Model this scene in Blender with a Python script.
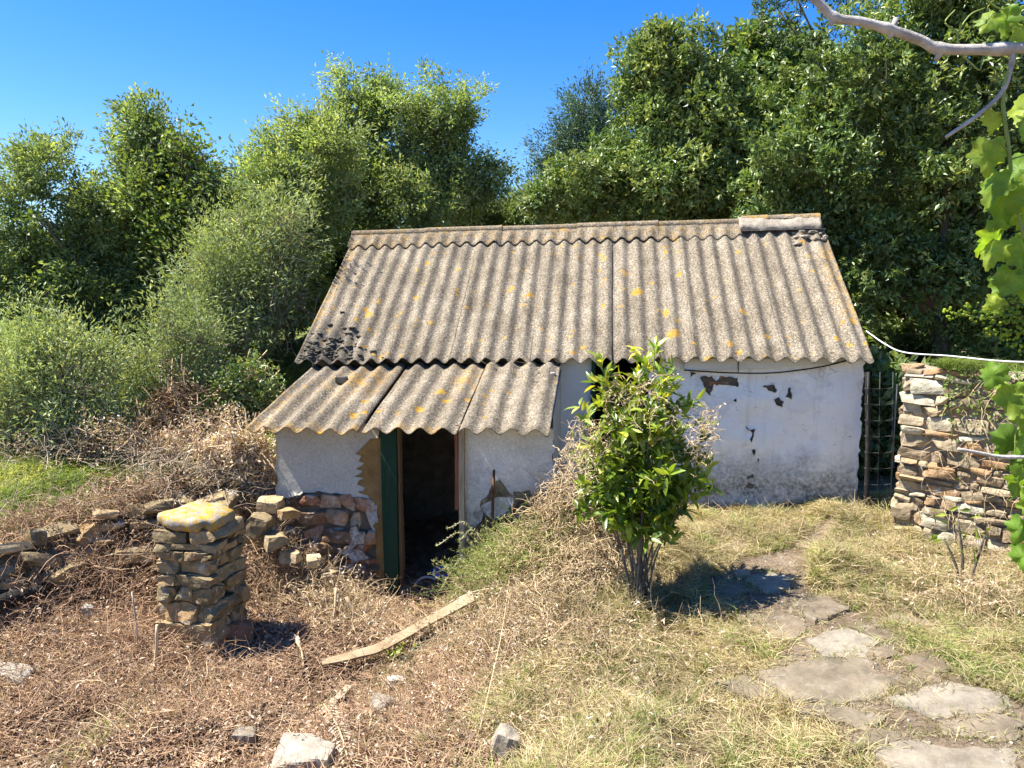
import bpy, math, random
import numpy as np
from mathutils import Vector, Matrix
from mathutils.geometry import delaunay_2d_cdt

for o in list(bpy.data.objects):
    bpy.data.objects.remove(o)
C = bpy.context.scene.collection
S = bpy.context.scene
R = math.radians

# ------------------------------------------------------------------ camera
PITCH = R(7.0); F = 750.0; CAMZ = 2.6
cam_d = bpy.data.cameras.new('camera'); cam = bpy.data.objects.new('camera', cam_d); C.objects.link(cam)
cam.location = (0, 0, CAMZ); cam.rotation_euler = (R(90) - PITCH, 0, 0)
cam_d.sensor_width = 36; cam_d.lens = 36 * F / 1024; cam_d.clip_end = 3000; cam_d.clip_start = 0.05
S.camera = cam
# ------------------------------------------------------------------ light
SUN_EL = R(60)
sh = Vector((-1.0, 0.036, 0)).normalized()
sun_dir = Vector((sh.x * math.cos(SUN_EL), sh.y * math.cos(SUN_EL), math.sin(SUN_EL)))
w = bpy.data.worlds.new('World'); S.world = w; w.use_nodes = True
nt = w.node_tree; bg = nt.nodes['Background']
sky = nt.nodes.new('ShaderNodeTexSky'); sky.sky_type = 'NISHITA'; sky.sun_disc = False
sky.sun_elevation = SUN_EL; sky.sun_rotation = math.atan2(sh.x, sh.y)
sky.air_density = 1.0; sky.dust_density = 0.4; sky.ozone_density = 4.0
hs = nt.nodes.new('ShaderNodeHueSaturation'); hs.inputs['Saturation'].default_value = 1.4; hs.inputs['Hue'].default_value = 0.511
nt.links.new(sky.outputs[0], hs.inputs['Color']); nt.links.new(hs.outputs[0], bg.inputs[0]); bg.inputs[1].default_value = 0.083
sd = bpy.data.lights.new('sun', 'SUN'); sun = bpy.data.objects.new('sun', sd); C.objects.link(sun)
sd.energy = 5.0; sd.angle = R(0.5); sd.color = (1.0, 0.95, 0.86)
sun.rotation_euler = sun_dir.to_track_quat('Z', 'Y').to_euler(); sun.location = (-10, 0, 20)
S.view_settings.view_transform = 'Standard'; S.view_settings.look = 'None'
S.view_settings.gamma = 1; S.view_settings.exposure = 1.55
S.cycles.max_bounces = 8; S.cycles.transparent_max_bounces = 4

# ------------------------------------------------------------------ maths helpers
cp, sp = math.cos(PITCH), math.sin(PITCH)
def ray(px, py):
    u = (px - 512) / F; v = (384 - py) / F
    return np.array([u, cp + v * sp, -sp + v * cp])
def at(px, py, Y):
    d = ray(px, py); return np.array([0, 0, CAMZ]) + d * (Y / d[1])
def proj(P):
    P = np.asarray(P, float); q = P - np.array([0, 0, CAMZ])
    f = q[..., 1] * cp - q[..., 2] * sp; up = q[..., 1] * sp + q[..., 2] * cp
    f = np.where(np.abs(f) < 1e-6, 1e-6, f)
    return 512 + F * q[..., 0] / f, 384 - F * up / f, f

HA = R(7.0)                                   # the house is turned 7 degrees
HO = np.array([-2.66, 9.0]); HW = np.array([math.cos(HA), -math.sin(HA)]); HD = np.array([math.sin(HA), math.cos(HA)])
def H(wc, dc, z):
    wc = np.asarray(wc, float); dc = np.asarray(dc, float); z = np.asarray(z, float)
    wc, dc, z = np.broadcast_arrays(wc, dc, z)
    return np.stack([HO[0] + wc * HW[0] + dc * HD[0], HO[1] + wc * HW[1] + dc * HD[1], z], -1)
def hit(px, py, d):
    r = ray(px, py); o = np.array([0, 0, CAMZ])
    t = (d + HO @ HD - o[:2] @ HD) / (r[:2] @ HD); p = o + r * t
    return ((p[:2] - HO) @ HW, p[2])
def hits(pts, d): return [hit(x, y, d) for x, y in pts]

def _hash(i, j, k, seed):
    i = i.astype(np.int64); j = j.astype(np.int64); k = k.astype(np.int64)
    n = (i * 374761393 + j * 668265263 + k * 1274126177 + seed * 974634541) & 0x7fffffff
    n = ((n ^ (n >> 13)) * 1274126177) & 0x7fffffff
    n = n ^ (n >> 16)
    return (n & 0xffff) / 65535.0
def vnoise(P, seed=0):
    P = np.asarray(P, float); f = np.floor(P); t = P - f; t = t * t * (3 - 2 * t); r = 0
    for a in (0, 1):
        for b in (0, 1):
            for c in (0, 1):
                wgt = (t[:, 0] if a else 1 - t[:, 0]) * (t[:, 1] if b else 1 - t[:, 1]) * (t[:, 2] if c else 1 - t[:, 2])
                r = r + wgt * _hash(f[:, 0] + a, f[:, 1] + b, f[:, 2] + c, seed)
    return r * 2 - 1
def fbm(P, seed=0, oct=4):
    P = np.asarray(P, float); s = 0; a = 1.0
    for o in range(oct):
        s = s + a * vnoise(P * 2 ** o, seed + o); a *= 0.5
    return s
def unit(v): return v / np.maximum(np.linalg.norm(v, axis=-1, keepdims=True), 1e-9)
def smooth(x, a, b):
    t = np.clip((x - a) / (b - a), 0, 1); return t * t * (3 - 2 * t)
def rdirs(rng, n):
    return unit(rng.normal(size=(n, 3)))

# ------------------------------------------------------------------ object helpers
def worldloc(o):
    l = Vector(o.location)
    while o.parent: o = o.parent; l += o.location
    return l
def tag(o, label=None, cat=None, group=None, kind=None):
    if label: o['label'] = label
    if cat: o['category'] = cat
    if group: o['group'] = group
    if kind: o['kind'] = kind
    return o
def thing(name, label, cat, loc=(0, 0, 0), group=None):
    o = bpy.data.objects.new(name, None); C.objects.link(o); o.location = Vector([float(c) for c in loc]); o.empty_display_size = 0.2
    return tag(o, label, cat, group)
class MB:
    def __init__(s): s.V = []; s.Q = []; s.T = []; s.n = 0
    def add(s, V, Q, tint=0.5):
        V = np.asarray(V, float).reshape(-1, 3); Q = np.asarray(Q, np.int64)
        if len(V) == 0: return
        s.V.append(V); s.Q.append(Q + s.n if len(Q) else Q.reshape(0, 4)); s.n += len(V)
        s.T.append(np.broadcast_to(np.asarray(tint, float), (len(V),)))
    def build(s, name, mat, parent=None, smooth_=True, loc=None):
        return mk(name, np.concatenate(s.V), s.Q, mat, parent, np.concatenate(s.T), smooth_, loc)
def mk(name, V, Qs, mat, parent=None, tint=None, smooth_=True, loc=None):
    V = np.asarray(V, float)
    if parent is not None: off = np.array(worldloc(parent))
    elif loc is not None: off = np.array(loc, float)
    else: off = np.zeros(3)
    me = bpy.data.meshes.new(name)
    if not isinstance(Qs, list): Qs = [Qs]
    Qs = [np.asarray(q) for q in Qs if len(q)]
    me.vertices.add(len(V)); me.vertices.foreach_set('co', (V - off).astype(np.float32).ravel())
    loops = np.concatenate([q.ravel() for q in Qs]).astype(np.int32)
    tot = np.concatenate([np.full(len(q), q.shape[1]) for q in Qs]).astype(np.int32)
    st = np.concatenate([[0], np.cumsum(tot)[:-1]]).astype(np.int32)
    me.loops.add(len(loops)); me.loops.foreach_set('vertex_index', loops)
    me.polygons.add(len(tot)); me.polygons.foreach_set('loop_start', st)
    try: me.polygons.foreach_set('loop_total', tot)
    except Exception: pass
    me.polygons.foreach_set('use_smooth', np.full(len(tot), smooth_))
    if tint is not None:
        a = me.attributes.new('tint', 'FLOAT', 'POINT'); a.data.foreach_set('value', np.asarray(tint, np.float32))
    me.update(calc_edges=True); me.validate()
    me.materials.append(mat)
    o = bpy.data.objects.new(name, me); C.objects.link(o)
    if parent is not None: o.parent = parent
    elif loc is not None: o.location = [float(c) for c in loc]
    return o

def grid_faces(nu, nv, closed_u=False):
    i = np.arange(nu if closed_u else nu - 1)[:, None]; j = np.arange(nv - 1)[None, :]
    a = i * nv + j; b = ((i + 1) % nu) * nv + j
    return np.stack([a, b, b + 1, a + 1], -1).reshape(-1, 4)
def box(c, half, rot=None):
    s = np.array([[x, y, z] for x in (-1, 1) for y in (-1, 1) for z in (-1, 1)], float) * np.array(half)
    if rot is not None: s = s @ np.array(rot).T
    return s + np.array(c), np.array([[0, 1, 3, 2], [4, 6, 7, 5], [0, 4, 5, 1], [2, 3, 7, 6], [0, 2, 6, 4], [1, 5, 7, 3]])
def tube(path, rad, n=8, caps=True):
    P = np.asarray(path, float); m = len(P); r = np.broadcast_to(np.asarray(rad, float), (m,))
    T = unit(np.gradient(P, axis=0)); ref = np.array([0, 0, 1.0])
    if abs(T[0] @ ref) > 0.9: ref = np.array([1.0, 0, 0])
    U = unit(np.cross(T, ref)); W = np.cross(T, U)
    a = np.linspace(0, 2 * np.pi, n, endpoint=False)
    V = P[:, None] + r[:, None, None] * (np.cos(a)[None, :, None] * U[:, None] + np.sin(a)[None, :, None] * W[:, None])
    i = np.arange(m - 1)[:, None]; j = np.arange(n)[None, :]; j2 = (j + 1) % n
    Q = np.stack([i * n + j, i * n + j2, (i + 1) * n + j2, (i + 1) * n + j], -1).reshape(-1, 4)
    V = V.reshape(-1, 3)
    if caps:
        V = np.concatenate([V, P[:1], P[-1:]]); k = m * n
        jj = np.arange(n); c0 = np.stack([np.full(n, k), (jj + 1) % n, jj, np.full(n, k)], -1)
        b = (m - 1) * n; c1 = np.stack([np.full(n, k + 1), b + jj, b + (jj + 1) % n, np.full(n, k + 1)], -1)
        # triangles kept as degenerate-free: use separate 3-columns
        return V, Q, np.concatenate([c0[:, :3], c1[:, :3]])
    return V, Q, np.zeros((0, 3), int)
def add_tube(mb, path, rad, n=8, tint=0.5):
    V, Q, T = tube(path, rad, n); b = mb.n; mb.add(V, Q, tint)
    if len(T): mb.Q.append(T + b)
def spline(pts, n):
    P = np.asarray(pts, float); k = len(P)
    if k == 2: return P[0] + (P[1] - P[0]) * np.linspace(0, 1, n)[:, None]
    e = np.concatenate([[2 * P[0] - P[1]], P, [2 * P[-1] - P[-2]]])
    t = np.linspace(0, k - 1 - 1e-9, n); i = t.astype(int); f = (t - i)[:, None]
    a, b, c, d = e[i], e[i + 1], e[i + 2], e[i + 3]
    return 0.5 * (2 * b + (c - a) * f + (2 * a - 5 * b + 4 * c - d) * f ** 2 + (3 * b - a - 3 * c + d) * f ** 3)
def twigs(rng, base, dirs, length, rad, k=5, wig=0.25, sag=0.0):
    """many thin 3 sided tubes at once"""
    n = len(base); length = np.broadcast_to(length, (n,)); rad = np.broadcast_to(rad, (n,))
    P = np.zeros((n, k, 3)); P[:, 0] = base; d = unit(dirs)
    for i in range(1, k):
        d = unit(d + wig * rng.normal(size=(n, 3)) + np.array([0, 0, -sag]))
        P[:, i] = P[:, i - 1] + d * (length / (k - 1))[:, None]
    U = unit(np.cross(P[:, -1] - P[:, 0], rdirs(rng, n))); W = unit(np.cross(P[:, -1] - P[:, 0], U))
    tp = np.linspace(1, 0.35, k)[None, :] * rad[:, None]
    a = np.array([0, 2 * np.pi / 3, 4 * np.pi / 3])
    V = P[:, :, None] + tp[:, :, None, None] * (np.cos(a)[None, None, :, None] * U[:, None, None] + np.sin(a)[None, None, :, None] * W[:, None, None])
    i = np.arange(k - 1)[:, None]; j = np.arange(3)[None]; j2 = (j + 1) % 3
    Q = np.stack([i * 3 + j, i * 3 + j2, (i + 1) * 3 + j2, (i + 1) * 3 + j], -1).reshape(-1, 4)
    Q = (Q[None] + (np.arange(n) * k * 3)[:, None, None]).reshape(-1, 4)
    return V.reshape(-1, 3), Q, P
def leaves(base, ldir, nrm, L, Wd, fold=0.15):
    """one folded diamond per leaf"""
    n = len(base); L = np.broadcast_to(L, (n,))[:, None]; Wd = np.broadcast_to(Wd, (n,))[:, None]
    ldir = unit(ldir); s = unit(np.cross(ldir, nrm)); nn = np.cross(s, ldir)
    V = np.stack([base, base + 0.45 * L * ldir + s * Wd / 2 + nn * fold * Wd, base + L * ldir - nn * fold * L * 0.5,
                  base + 0.45 * L * ldir - s * Wd / 2 + nn * fold * Wd], 1)
    Q = np.arange(n * 4).reshape(n, 4)
    return V.reshape(-1, 3), Q

# cube template for stones
def _cube(n):
    vs = {}; V = []; Q = []
    def vid(p):
        k = tuple(np.round(p, 5))
        if k not in vs: vs[k] = len(V); V.append(p)
        return vs[k]
    g = np.linspace(-1, 1, n + 1)
    for ax in range(3):
        for sgn in (-1, 1):
            for i in range(n):
                for j in range(n):
                    q = []
                    for (a, b) in ((i, j), (i + 1, j), (i + 1, j + 1), (i, j + 1)):
                        p = np.zeros(3); p[ax] = sgn; p[(ax + 1) % 3] = g[a]; p[(ax + 2) % 3] = g[b]; q.append(vid(p))
                    if sgn < 0: q = q[::-1]
                    Q.append(q)
    return np.array(V), np.array(Q)
CUBE = {n: _cube(n) for n in (3, 4, 6, 9)}
def stone(half, seed, n=4, rnd=0.35, rough=0.12):
    V, Q = CUBE[n]; rng = np.random.default_rng(int(abs(seed) * 1000) + 7)
    P = V.copy(); co = rng.uniform(-0.22, 0.22, (2, 2, 2, 3))
    for a in (0, 1):
        for b in (0, 1):
            for c in (0, 1):
                wg = (0.5 + (a - .5) * V[:, 0]) * (0.5 + (b - .5) * V[:, 1]) * (0.5 + (c - .5) * V[:, 2]); P = P + wg[:, None] * co[a, b, c]
    rnd = rnd * 0.4; P = P * (1 - rnd) + unit(V) * rnd * 1.25
    h = np.array(half, float); m = h.min(); P = P * h
    for _ in range(6):
        nrm = unit(rng.normal(size=3) / h); off = (np.abs(nrm) * h).sum() * rng.uniform(0.58, 0.85)
        t = P @ nrm - off; P = P - np.where(t > 0, t, 0)[:, None] * nrm
    ofs = np.array([seed * 3.17, seed * 1.71, seed * 0.93]); sc = 1.0 / (h.mean() * 0.9)
    d = np.stack([fbm(P * sc + ofs + 11 * k, 5 + k, 4) for k in range(3)], -1)
    return P + d * rough * 0.75 * np.minimum(h, m * 2.0), Q

# ------------------------------------------------------------------ materials
class NT:
    def __init__(s, name):
        s.m = bpy.data.materials.new(name); s.m.use_nodes = True; s.t = s.m.node_tree
        s.b = s.t.nodes['Principled BSDF']; s.out = s.t.nodes['Material Output']
        s.b.inputs['Specular IOR Level'].default_value = 0.2
    def n(s, ty, **kw):
        x = s.t.nodes.new(ty)
        for k, v in kw.items(): setattr(x, k, v)
        return x
    def l(s, a, b): s.t.links.new(a, b)
    def pos(s): return s.n('ShaderNodeNewGeometry').outputs['Position']
    def obj(s): return s.n('ShaderNodeTexCoord').outputs['Object']
    def noise(s, scale, detail=6, rough=0.6, vec=None, dist=0.0):
        x = s.n('ShaderNodeTexNoise'); x.inputs['Scale'].default_value = scale; x.inputs['Detail'].default_value = detail
        x.inputs['Roughness'].default_value = rough; x.inputs['Distortion'].default_value = dist
        s.l(vec if vec is not None else s.pos(), x.inputs['Vector']); return x.outputs['Fac']
    def vor(s, scale, vec=None, feature='F1', out='Distance', rnd=1.0):
        x = s.n('ShaderNodeTexVoronoi', feature=feature); x.inputs['Scale'].default_value = scale; x.inputs['Randomness'].default_value = rnd
        s.l(vec if vec is not None else s.pos(), x.inputs['Vector']); return x.outputs[out]
    def ramp(s, fac, stops, interp='LINEAR'):
        x = s.n('ShaderNodeValToRGB'); e = x.color_ramp.elements; x.color_ramp.interpolation = interp
        while len(e) < len(stops): e.new(0.5)
        for el, (p, c) in zip(e, stops):
            el.position = p; el.color = (c, c, c, 1) if isinstance(c, (int, float)) else (*c, 1)
        s.l(fac, x.inputs[0]); return x.outputs[0]
    def mix(s, fac, a, b, mode='MIX'):
        x = s.n('ShaderNodeMix', data_type='RGBA', blend_type=mode)
        for k, v in ((0, fac), (6, a), (7, b)):
            if isinstance(v, (int, float)): x.inputs[k].default_value = v
            elif isinstance(v, tuple): x.inputs[k].default_value = (*v, 1)
            else: s.l(v, x.inputs[k])
        return x.outputs[2]
    def math(s, op, a, b=None, clamp=False):
        x = s.n('ShaderNodeMath', operation=op, use_clamp=clamp)
        for k, v in ((0, a), (1, b)):
            if v is None: continue
            if isinstance(v, (int, float)): x.inputs[k].default_value = v
            else: s.l(v, x.inputs[k])
        return x.outputs[0]
    def sep(s, vec):
        x = s.n('ShaderNodeSeparateXYZ'); s.l(vec, x.inputs[0]); return x.outputs
    def attr(s, name='tint'):
        return s.n('ShaderNodeAttribute', attribute_name=name).outputs['Fac']
    def bump(s, h, dist=0.01, strength=1.0, prev=None):
        x = s.n('ShaderNodeBump'); x.inputs['Distance'].default_value = dist; x.inputs['Strength'].default_value = strength
        s.l(h, x.inputs['Height'])
        if prev is not None: s.l(prev, x.inputs['Normal'])
        s.l(x.outputs[0], s.b.inputs['Normal']); return x.outputs[0]
    def fin(s, col=None, rough=0.9, spec=None):
        if col is not None:
            if isinstance(col, tuple): s.b.inputs['Base Color'].default_value = (*col, 1)
            else: s.l(col, s.b.inputs['Base Color'])
        s.b.inputs['Roughness'].default_value = rough
        if spec is not None: s.b.inputs['Specular IOR Level'].default_value = spec
        return s.m

def m_leaf(name, stops, rough=0.5, trans=0.38, spec=0.4, nscale=1.5, nlo=0.65, nhi=1.35):
    k = NT(name)
    c = k.ramp(k.attr(), stops)
    v = k.ramp(k.noise(nscale, 3), [(0.3, nlo), (0.7, nhi)])
    c = k.mix(1.0, c, v, 'MULTIPLY')
    k.fin(c, rough, spec)
    if trans > 0:
        tr = k.n('ShaderNodeBsdfTranslucent'); mx = k.n('ShaderNodeMixShader'); mx.inputs[0].default_value = trans
        tc = k.mix(1.0, c, (1.5, 1.45, 0.6), 'MULTIPLY'); k.l(tc, tr.inputs[0])
        k.l(k.b.outputs[0], mx.inputs[1]); k.l(tr.outputs[0], mx.inputs[2]); k.l(mx.outputs[0], k.out.inputs[0])
    return k.m
def m_stone(name, stops, scale=12, bump=0.012, lichen=0.0, white=0.0):
    k = NT(name)
    c = k.ramp(k.attr(), stops)
    c = k.mix(1.0, c, k.ramp(k.noise(scale, 10, 0.7), [(0.25, 0.45), (0.5, 0.95), (0.75, 1.5)]), 'MULTIPLY')
    c = k.mix(k.ramp(k.noise(scale * 2.7, 4), [(0.55, 0.0), (0.7, 0.45)]), c, (0.29, 0.265, 0.21))
    if white: c = k.mix(k.ramp(k.noise(7, 8, 0.65), [(0.56 - white, 0.0), (0.64 - white, 0.85)]), c, (0.48, 0.445, 0.375))
    if lichen:
        lf = k.ramp(k.noise(14, 10, 0.78), [(0.58 - lichen, 0.0), (0.66 - lichen, 0.95)])
        c = k.mix(lf, c, k.ramp(k.noise(30, 4), [(0.35, (0.40, 0.19, 0.008)), (0.55, (0.46, 0.29, 0.02)), (0.72, (0.38, 0.32, 0.14))]))
    k.bump(k.noise(scale * 3, 10, 0.7), bump)
    return k.fin(c, 0.92)
def m_simple(name, c1, c2, scale=8, rough=0.85, bump=0.004, stretch=None, spec=0.2):
    k = NT(name); vec = k.pos()
    if stretch:
        mp = k.n('ShaderNodeMapping'); mp.inputs['Scale'].default_value = stretch; k.l(k.obj(), mp.inputs[0]); vec = mp.outputs[0]
    f = k.noise(scale, 8, 0.65, vec)
    c = k.ramp(f, [(0.3, c1), (0.7, c2)])
    c = k.mix(1.0, c, k.ramp(k.attr(), [(0, 0.6), (0.5, 1.0), (1, 1.4)]), 'MULTIPLY')
    if bump: k.bump(k.noise(scale * 4, 8, 0.7, vec), bump)
    return k.fin(c, rough, spec)

def m_roof():
    k = NT('weathered_fibre_cement')
    c = k.ramp(k.noise(2.2, 8, 0.7), [(0.3, (0.12, 0.098, 0.07)), (0.55, (0.192, 0.162, 0.12)), (0.75, (0.262, 0.228, 0.176))])
    mp = k.n('ShaderNodeMapping'); mp.inputs['Rotation'].default_value = (0, 0, HA); mp.inputs['Scale'].default_value = (7.0, 0.7, 0.7); k.l(k.pos(), mp.inputs[0])
    c = k.mix(1.0, c, k.ramp(k.noise(1.6, 8, 0.7, mp.outputs[0]), [(0.32, 0.68), (0.5, 1.0), (0.68, 1.22)]), 'MULTIPLY')
    sp_ = k.noise(48, 4, 0.8)
    c = k.mix(1.0, c, k.ramp(sp_, [(0.34, 0.25), (0.5, 0.95), (0.66, 2.1)]), 'MULTIPLY')
    c = k.mix(k.ramp(k.noise(28, 5, 0.7), [(0.58, 0.0), (0.72, 0.6)]), c, (0.06, 0.052, 0.038))
    # lichen rosettes
    wv = k.n('ShaderNodeVectorMath', operation='ADD'); k.l(k.pos(), wv.inputs[0])
    nz = k.n('ShaderNodeTexNoise'); nz.inputs['Scale'].default_value = 16; nz.inputs['Detail'].default_value = 4; k.l(k.pos(), nz.inputs['Vector'])
    sc = k.n('ShaderNodeVectorMath', operation='SCALE'); sc.inputs['Scale'].default_value = 0.12; k.l(nz.outputs['Color'], sc.inputs[0])
    k.l(sc.outputs[0], wv.inputs[1]); wp = wv.outputs[0]
    size = k.ramp(k.noise(1.1, 3), [(0.34, 0.07), (0.55, 0.18), (0.72, 0.33)])
    d = k.vor(3.4, wp)
    m1 = k.ramp(k.math('SUBTRACT', size, d), [(0.0, 0.0), (0.05, 0.95)])
    d2 = k.vor(6.5, wp); size2 = k.ramp(k.noise(2.3, 2), [(0.42, 0.0), (0.7, 0.3)])
    m2 = k.ramp(k.math('SUBTRACT', size2, d2), [(0.0, 0.0), (0.05, 0.85)])
    edge = k.ramp(k.attr(), [(0.5, 0.0), (1.0, 1.0)])
    m3 = k.math('MULTIPLY', edge, k.ramp(k.noise(9, 6, 0.7), [(0.45, 0.0), (0.56, 0.9)]))
    m = k.math('MAXIMUM', k.math('MAXIMUM', m1, m2), m3)
    m = k.math('MULTIPLY', m, k.ramp(k.noise(45, 6, 0.75), [(0.36, 0.1), (0.52, 1.0)]))
    lc = k.ramp(k.noise(24, 4), [(0.35, (0.33, 0.15, 0.012)), (0.6, (0.42, 0.25, 0.03)), (0.75, (0.38, 0.30, 0.10))])
    c = k.mix(m, c, lc)
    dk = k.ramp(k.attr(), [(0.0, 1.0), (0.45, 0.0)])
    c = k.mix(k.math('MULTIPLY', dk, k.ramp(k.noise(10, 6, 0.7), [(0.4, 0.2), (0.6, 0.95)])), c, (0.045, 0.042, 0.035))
    b1 = k.bump(sp_, 0.006); k.bump(k.noise(20, 6), 0.008, 1.0, b1)
    return k.fin(c, 0.95, 0.1)
def m_whitewash():
    k = NT('peeling_whitewash')
    c = k.ramp(k.noise(1.6, 8, 0.65), [(0.3, (0.78, 0.75, 0.69)), (0.7, (0.88, 0.86, 0.80))])
    c = k.mix(k.ramp(k.noise(14, 9, 0.72), [(0.58, 0.0), (0.72, 0.4)]), c, (0.5, 0.47, 0.41))
    c = k.mix(k.ramp(k.noise(3.3, 8, 0.65), [(0.60, 0.0), (0.66, 0.5)]), c, (0.62, 0.585, 0.52))
    z = k.sep(k.pos())[2]
    zz = k.math('ADD', z, k.math('MULTIPLY', k.math('SUBTRACT', k.noise(2.5, 8, 0.7), 0.5), 0.75))
    st = k.ramp(zz, [(0.30, 1.0), (0.60, 0.6), (0.80, 0.0)])
    st = k.math('MULTIPLY', st, k.ramp(k.noise(22, 8, 0.75), [(0.34, 0.25), (0.6, 1.0)]))
    c = k.mix(st, c, k.ramp(k.noise(8, 5), [(0.3, (0.09, 0.08, 0.06)), (0.7, (0.23, 0.20, 0.15))]))
    cr = k.vor(2.4, feature='DISTANCE_TO_EDGE')
    wv = k.n('ShaderNodeVectorMath', operation='ADD'); k.l(k.pos(), wv.inputs[0])
    nz = k.n('ShaderNodeTexNoise'); nz.inputs['Scale'].default_value = 4; k.l(k.pos(), nz.inputs['Vector'])
    k.l(nz.outputs['Color'], wv.inputs[1])
    cr = k.vor(2.1, wv.outputs[0], feature='DISTANCE_TO_EDGE')
    cm = k.math('MULTIPLY', k.ramp(cr, [(0.0, 1.0), (0.012, 0.0)]), k.ramp(k.noise(1.9, 2), [(0.48, 0.0), (0.6, 0.75)]))
    c = k.mix(cm, c, (0.22, 0.2, 0.17))
    fl = k.ramp(k.noise(1.7, 9, 0.66), [(0.55, 0.0), (0.565, 1.0)]); c = k.mix(k.math('MULTIPLY', fl, 0.4), c, (0.70, 0.665, 0.60))
    mp = k.n('ShaderNodeMapping'); mp.inputs['Scale'].default_value = (5.0, 5.0, 0.5); k.l(k.pos(), mp.inputs[0])
    c = k.mix(k.ramp(k.noise(1.5, 8, 0.7, mp.outputs[0]), [(0.54, 0.0), (0.72, 0.35)]), c, (0.40, 0.36, 0.29))
    b0 = k.bump(fl, 0.003); b1 = k.bump(k.noise(7, 9, 0.7), 0.02, 1.0, b0); k.bump(k.noise(60, 5), 0.002, 1.0, b1)
    return k.fin(c, 0.9, 0.15)
def m_render(name, a, b, stainc, zlo, zhi):
    k = NT(name)
    c = k.ramp(k.noise(2.5, 8, 0.7), [(0.3, a), (0.7, b)])
    c = k.mix(1.0, c, k.ramp(k.noise(40, 6, 0.7), [(0.3, 0.82), (0.7, 1.15)]), 'MULTIPLY')
    z = k.sep(k.pos())[2]
    zz = k.math('ADD', z, k.math('MULTIPLY', k.math('SUBTRACT', k.noise(3.5, 8, 0.7), 0.5), 0.9))
    mr = k.n('ShaderNodeMapRange'); k.l(zz, mr.inputs[0]); mr.inputs[1].default_value = zlo; mr.inputs[2].default_value = zhi
    mr.inputs[3].default_value = 1; mr.inputs[4].default_value = 0
    st = k.math('MULTIPLY', mr.outputs[0], k.ramp(k.noise(11, 8, 0.75), [(0.35, 0.1), (0.62, 1.0)]))
    c = k.mix(st, c, stainc)
    b1 = k.bump(k.noise(5, 8, 0.65), 0.015); k.bump(k.noise(70, 4), 0.0015, 1.0, b1)
    return k.fin(c, 0.92, 0.12)

def m_ground():
    k = NT('dry_earth')
    dirt = k.ramp(k.noise(3.5, 10, 0.75), [(0.3, (0.12, 0.083, 0.053)), (0.52, (0.245, 0.185, 0.127)), (0.72, (0.35, 0.285, 0.21))])
    straw = k.ramp(k.noise(6, 9, 0.75), [(0.3, (0.10, 0.07, 0.04)), (0.52, (0.22, 0.165, 0.095)), (0.72, (0.36, 0.29, 0.175))])
    lit = k.ramp(k.noise(6, 10, 0.78), [(0.3, (0.06, 0.035, 0.02)), (0.5, (0.18, 0.11, 0.066)), (0.7, (0.40, 0.295, 0.20))])
    gr = k.ramp(k.noise(7, 9, 0.75), [(0.3, (0.06, 0.075, 0.02)), (0.7, (0.20, 0.24, 0.07))])
    c = k.mix(k.attr('litter'), straw, lit)
    c = k.mix(k.attr('green'), c, gr)
    c = k.mix(k.attr('path'), c, dirt)
    c = k.mix(1.0, c, k.ramp(k.noise(45, 6, 0.75), [(0.3, 0.55), (0.5, 1.0), (0.7, 1.4)]), 'MULTIPLY')
    b1 = k.bump(k.noise(18, 10, 0.75), 0.05); k.bump(k.noise(90, 4), 0.006, 1.0, b1)
    return k.fin(c, 0.95, 0.1)

G = {}
G['roof'] = m_roof(); G['white'] = m_whitewash(); G['ground'] = m_ground()
G['grey_render'] = m_render('grey_cement_render', (0.39, 0.36, 0.295), (0.52, 0.485, 0.40), (0.20, 0.17, 0.12), -0.3, 0.35)
G['pale_render'] = m_render('pale_flaking_render', (0.52, 0.50, 0.45), (0.76, 0.74, 0.68), (0.11, 0.10, 0.065), 0.25, 0.95)
G['stone_brown'] = m_stone('rusty_schist', [(0, (0.121, 0.073, 0.042)), (0.4, (0.252, 0.154, 0.088)), (0.7, (0.302, 0.120, 0.053)), (1, (0.423, 0.308, 0.197))], 11, white=0.03)
G['stone_dry'] = m_stone('dry_schist', [(0, (0.144, 0.108, 0.055)), (0.5, (0.290, 0.219, 0.116)), (0.8, (0.347, 0.224, 0.104)), (1, (0.436, 0.338, 0.194))], 10, white=-0.02)
G['stone_pale'] = m_stone('pale_wall_stone', [(0, (0.200, 0.150, 0.090)), (0.35, (0.361, 0.287, 0.181)), (0.6, (0.333, 0.196, 0.096)), (0.8, (0.454, 0.392, 0.271)), (1, (0.560, 0.503, 0.362))], 11, white=-0.05)
G['capstone'] = m_stone('lichen_capstone', [(0, (0.24, 0.21, 0.16)), (1, (0.32, 0.285, 0.225))], 9, lichen=0.115)
G['flag'] = m_stone('worn_flagstone', [(0, (0.155, 0.115, 0.075)), (0.5, (0.184, 0.150, 0.105)), (1, (0.267, 0.233, 0.181))], 4.5, 0.02)
G['rock'] = m_stone('field_rock', [(0, (0.150, 0.128, 0.098)), (0.5, (0.315, 0.270, 0.203)), (1, (0.435, 0.405, 0.352))], 9)
G['redstone'] = m_stone('rust_red_stone', [(0, (0.26, 0.12, 0.06)), (1, (0.33, 0.17, 0.09))], 9)
G['mortar'] = m_simple('earth_mortar', (0.084, 0.066, 0.045), (0.180, 0.147, 0.105), 9, bump=0.02)
G['lime_mortar'] = m_simple('crumbling_lime_mortar', (0.240, 0.180, 0.119), (0.500, 0.418, 0.315), 12, bump=0.03)
G['stain_clay'] = m_simple('mossy_clay', (0.07, 0.055, 0.03), (0.30, 0.255, 0.17), 12, bump=0.02)
G['ochre'] = m_simple('ochre_clay', (0.20, 0.105, 0.03), (0.34, 0.225, 0.085), 6, bump=0.015)
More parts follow.
